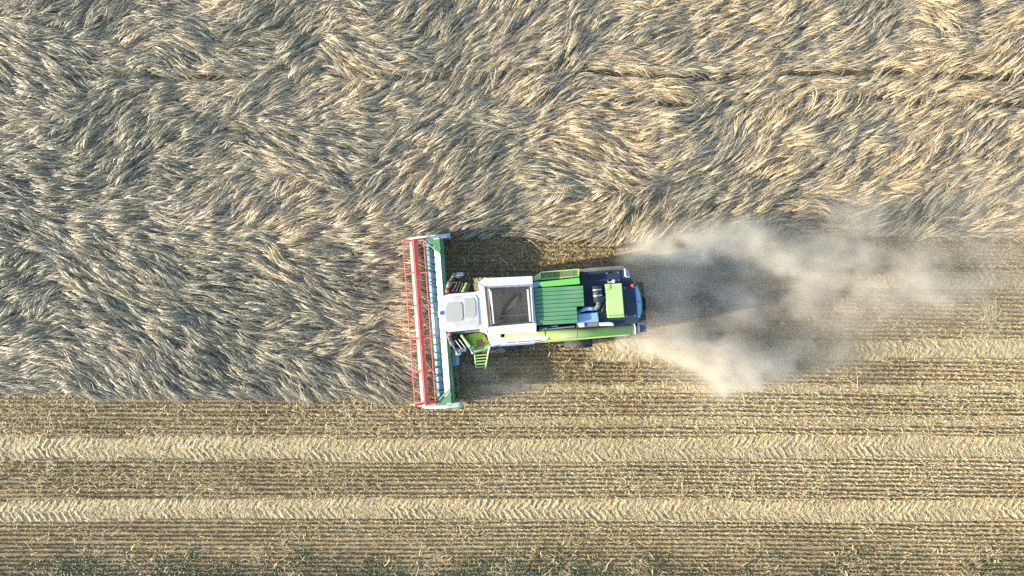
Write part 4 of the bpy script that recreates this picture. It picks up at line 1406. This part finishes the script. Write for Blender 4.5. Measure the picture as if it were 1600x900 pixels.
# ------------------------------------------------------------------ dust
def dust_object(name, lo, hi, puffs, label, noise_scale, dens, col=(0.80, 0.75, 0.65), step=0.25, stretch=(0.6, 1, 1), lowcut=0.36):
    me = bpy.data.meshes.new(name)
    bm = bmesh.new()
    bmesh.ops.create_cube(bm, size=1.0)
    for v in bm.verts:
        v.co = [lo[i] + (v.co[i] + 0.5) * (hi[i] - lo[i]) for i in range(3)]
    bm.to_mesh(me); bm.free()
    m = bpy.data.materials.new(name)
    m.use_nodes = True
    nt = m.node_tree
    nt.nodes.clear()
    out = N_(nt, 'ShaderNodeOutputMaterial')
    pv = N_(nt, 'ShaderNodeVolumePrincipled')
    pv.inputs['Color'].default_value = (*col, 1)
    pv.inputs['Anisotropy'].default_value = 0.0
    nt.links.new(pv.outputs[0], out.inputs['Volume'])
    tc = N_(nt, 'ShaderNodeTexCoord')
    mp = N_(nt, 'ShaderNodeMapping'); mp.inputs['Scale'].default_value = stretch
    nt.links.new(tc.outputs['Object'], mp.inputs[0])
    wz = N_(nt, 'ShaderNodeTexNoise'); wz.inputs['Scale'].default_value = noise_scale * 0.8; wz.inputs['Detail'].default_value = 3
    nt.links.new(mp.outputs[0], wz.inputs['Vector'])
    w1 = N_(nt, 'ShaderNodeVectorMath', operation='SUBTRACT'); w1.inputs[1].default_value = (0.5, 0.5, 0.5)
    nt.links.new(wz.outputs['Color'], w1.inputs[0])
    w2 = N_(nt, 'ShaderNodeVectorMath', operation='SCALE'); w2.inputs['Scale'].default_value = 1.3
    nt.links.new(w1.outputs[0], w2.inputs[0])
    pos = N_(nt, 'ShaderNodeVectorMath', operation='ADD')
    nt.links.new(tc.outputs['Object'], pos.inputs[0]); nt.links.new(w2.outputs[0], pos.inputs[1])
    total = None
    for px, py, z, rx_, ry_, rz_, amp in puffs:
        c = ground_xy(px, py, z)
        s = N_(nt, 'ShaderNodeVectorMath', operation='SUBTRACT'); s.inputs[1].default_value = (c[0], c[1], z)
        nt.links.new(pos.outputs[0], s.inputs[0])
        d = N_(nt, 'ShaderNodeVectorMath', operation='DIVIDE'); d.inputs[1].default_value = (rx_, ry_, rz_)
        nt.links.new(s.outputs[0], d.inputs[0])
        q = N_(nt, 'ShaderNodeVectorMath', operation='DOT_PRODUCT')
        nt.links.new(d.outputs[0], q.inputs[0]); nt.links.new(d.outputs[0], q.inputs[1])
        e = N_(nt, 'ShaderNodeMath', operation='POWER'); e.inputs[0].default_value = math.exp(-1)
        nt.links.new(q.outputs['Value'], e.inputs[1])
        a = N_(nt, 'ShaderNodeMath', operation='MULTIPLY_ADD'); a.inputs[1].default_value = amp
        nt.links.new(e.outputs[0], a.inputs[0])
        if total is None:
            a.inputs[2].default_value = 0
        else:
            nt.links.new(total, a.inputs[2])
        total = a.outputs[0]
    nz = N_(nt, 'ShaderNodeTexNoise'); nz.inputs['Scale'].default_value = noise_scale; nz.inputs['Detail'].default_value = 5; nz.inputs['Roughness'].default_value = 0.6
    nt.links.new(mp.outputs[0], nz.inputs['Vector'])
    mr = N_(nt, 'ShaderNodeMapRange'); mr.inputs['From Min'].default_value = lowcut; mr.inputs['From Max'].default_value = 0.68
    mr.inputs['To Min'].default_value = 0.04; mr.inputs['To Max'].default_value = 1.7
    nt.links.new(nz.outputs['Fac'], mr.inputs['Value'])
    mu = N_(nt, 'ShaderNodeMath', operation='MULTIPLY')
    nt.links.new(mr.outputs[0], mu.inputs[0]); nt.links.new(total, mu.inputs[1])
    m2 = N_(nt, 'ShaderNodeMath', operation='MULTIPLY'); m2.inputs[1].default_value = dens
    nt.links.new(mu.outputs[0], m2.inputs[0])
    nt.links.new(m2.outputs[0], pv.inputs['Density'])
    m.cycles.volume_step_rate = step
    o = link(name, me, m)
    tag(o, label, 'dust', kind='stuff')
    return o


PUFFS = [(1062, 388, 1.3, 1.4, 0.50, 0.9, 3.4), (1150, 372, 1.3, 1.5, 0.55, 1.0, 1.3), (1018, 403, 1.1, 1.0, 0.30, 0.8, 2.4),
         (1035, 465, 1.0, 1.3, 1.5, 0.9, 1.05), (1105, 462, 0.6, 2.2, 1.4, 0.55, 1.6), (1140, 430, 0.5, 2.0, 0.9, 0.45, 1.1), (1220, 408, 1.0, 1.6, 0.6, 0.7, 0.95),
         (1290, 402, 0.9, 2.0, 0.9, 0.7, 0.70), (1330, 345, 0.9, 0.9, 0.9, 0.8, 0.55), (1055, 540, 0.9, 1.6, 0.50, 0.8, 2.0),
         (1110, 562, 0.9, 1.3, 0.70, 0.8, 2.0), (1150, 588, 0.7, 1.3, 0.65, 0.7, 1.7), (1195, 568, 0.7, 1.6, 0.6, 0.6, 0.9),
         (985, 537, 0.8, 1.2, 0.30, 0.6, 0.9), (1210, 470, 0.3, 3.0, 1.3, 0.35, 1.0), (1270, 550, 0.7, 2.4, 1.2, 0.7, 0.20),
         (1370, 440, 0.8, 3.5, 1.6, 0.8, 0.55), (1530, 400, 1.0, 4.0, 3.0, 1.0, 0.10)]
dust_object('dust_cloud', (4.6, -6.6, 0.05), (26.0, 5.4, 4.2), PUFFS,
            'billowing chaff dust blown out behind the harvester, bright outside its shadow', 0.85, 1.15, lowcut=0.35, stretch=(0.75, 1, 1))
dust_object('dust_haze', (-4.0, -5.4, 0.05), (2.6, -0.4, 2.2),
            [(770, 590, 0.5, 1.9, 0.8, 0.5, 0.5), (740, 570, 0.5, 1.0, 0.7, 0.6, 0.35), (800, 605, 0.4, 1.4, 0.5, 0.4, 0.45), (682, 515, 1.0, 0.35, 0.8, 0.5, 0.8)],
            'thin dust hanging in the shade beside the ladder and header', 1.1, 0.5, step=0.3)
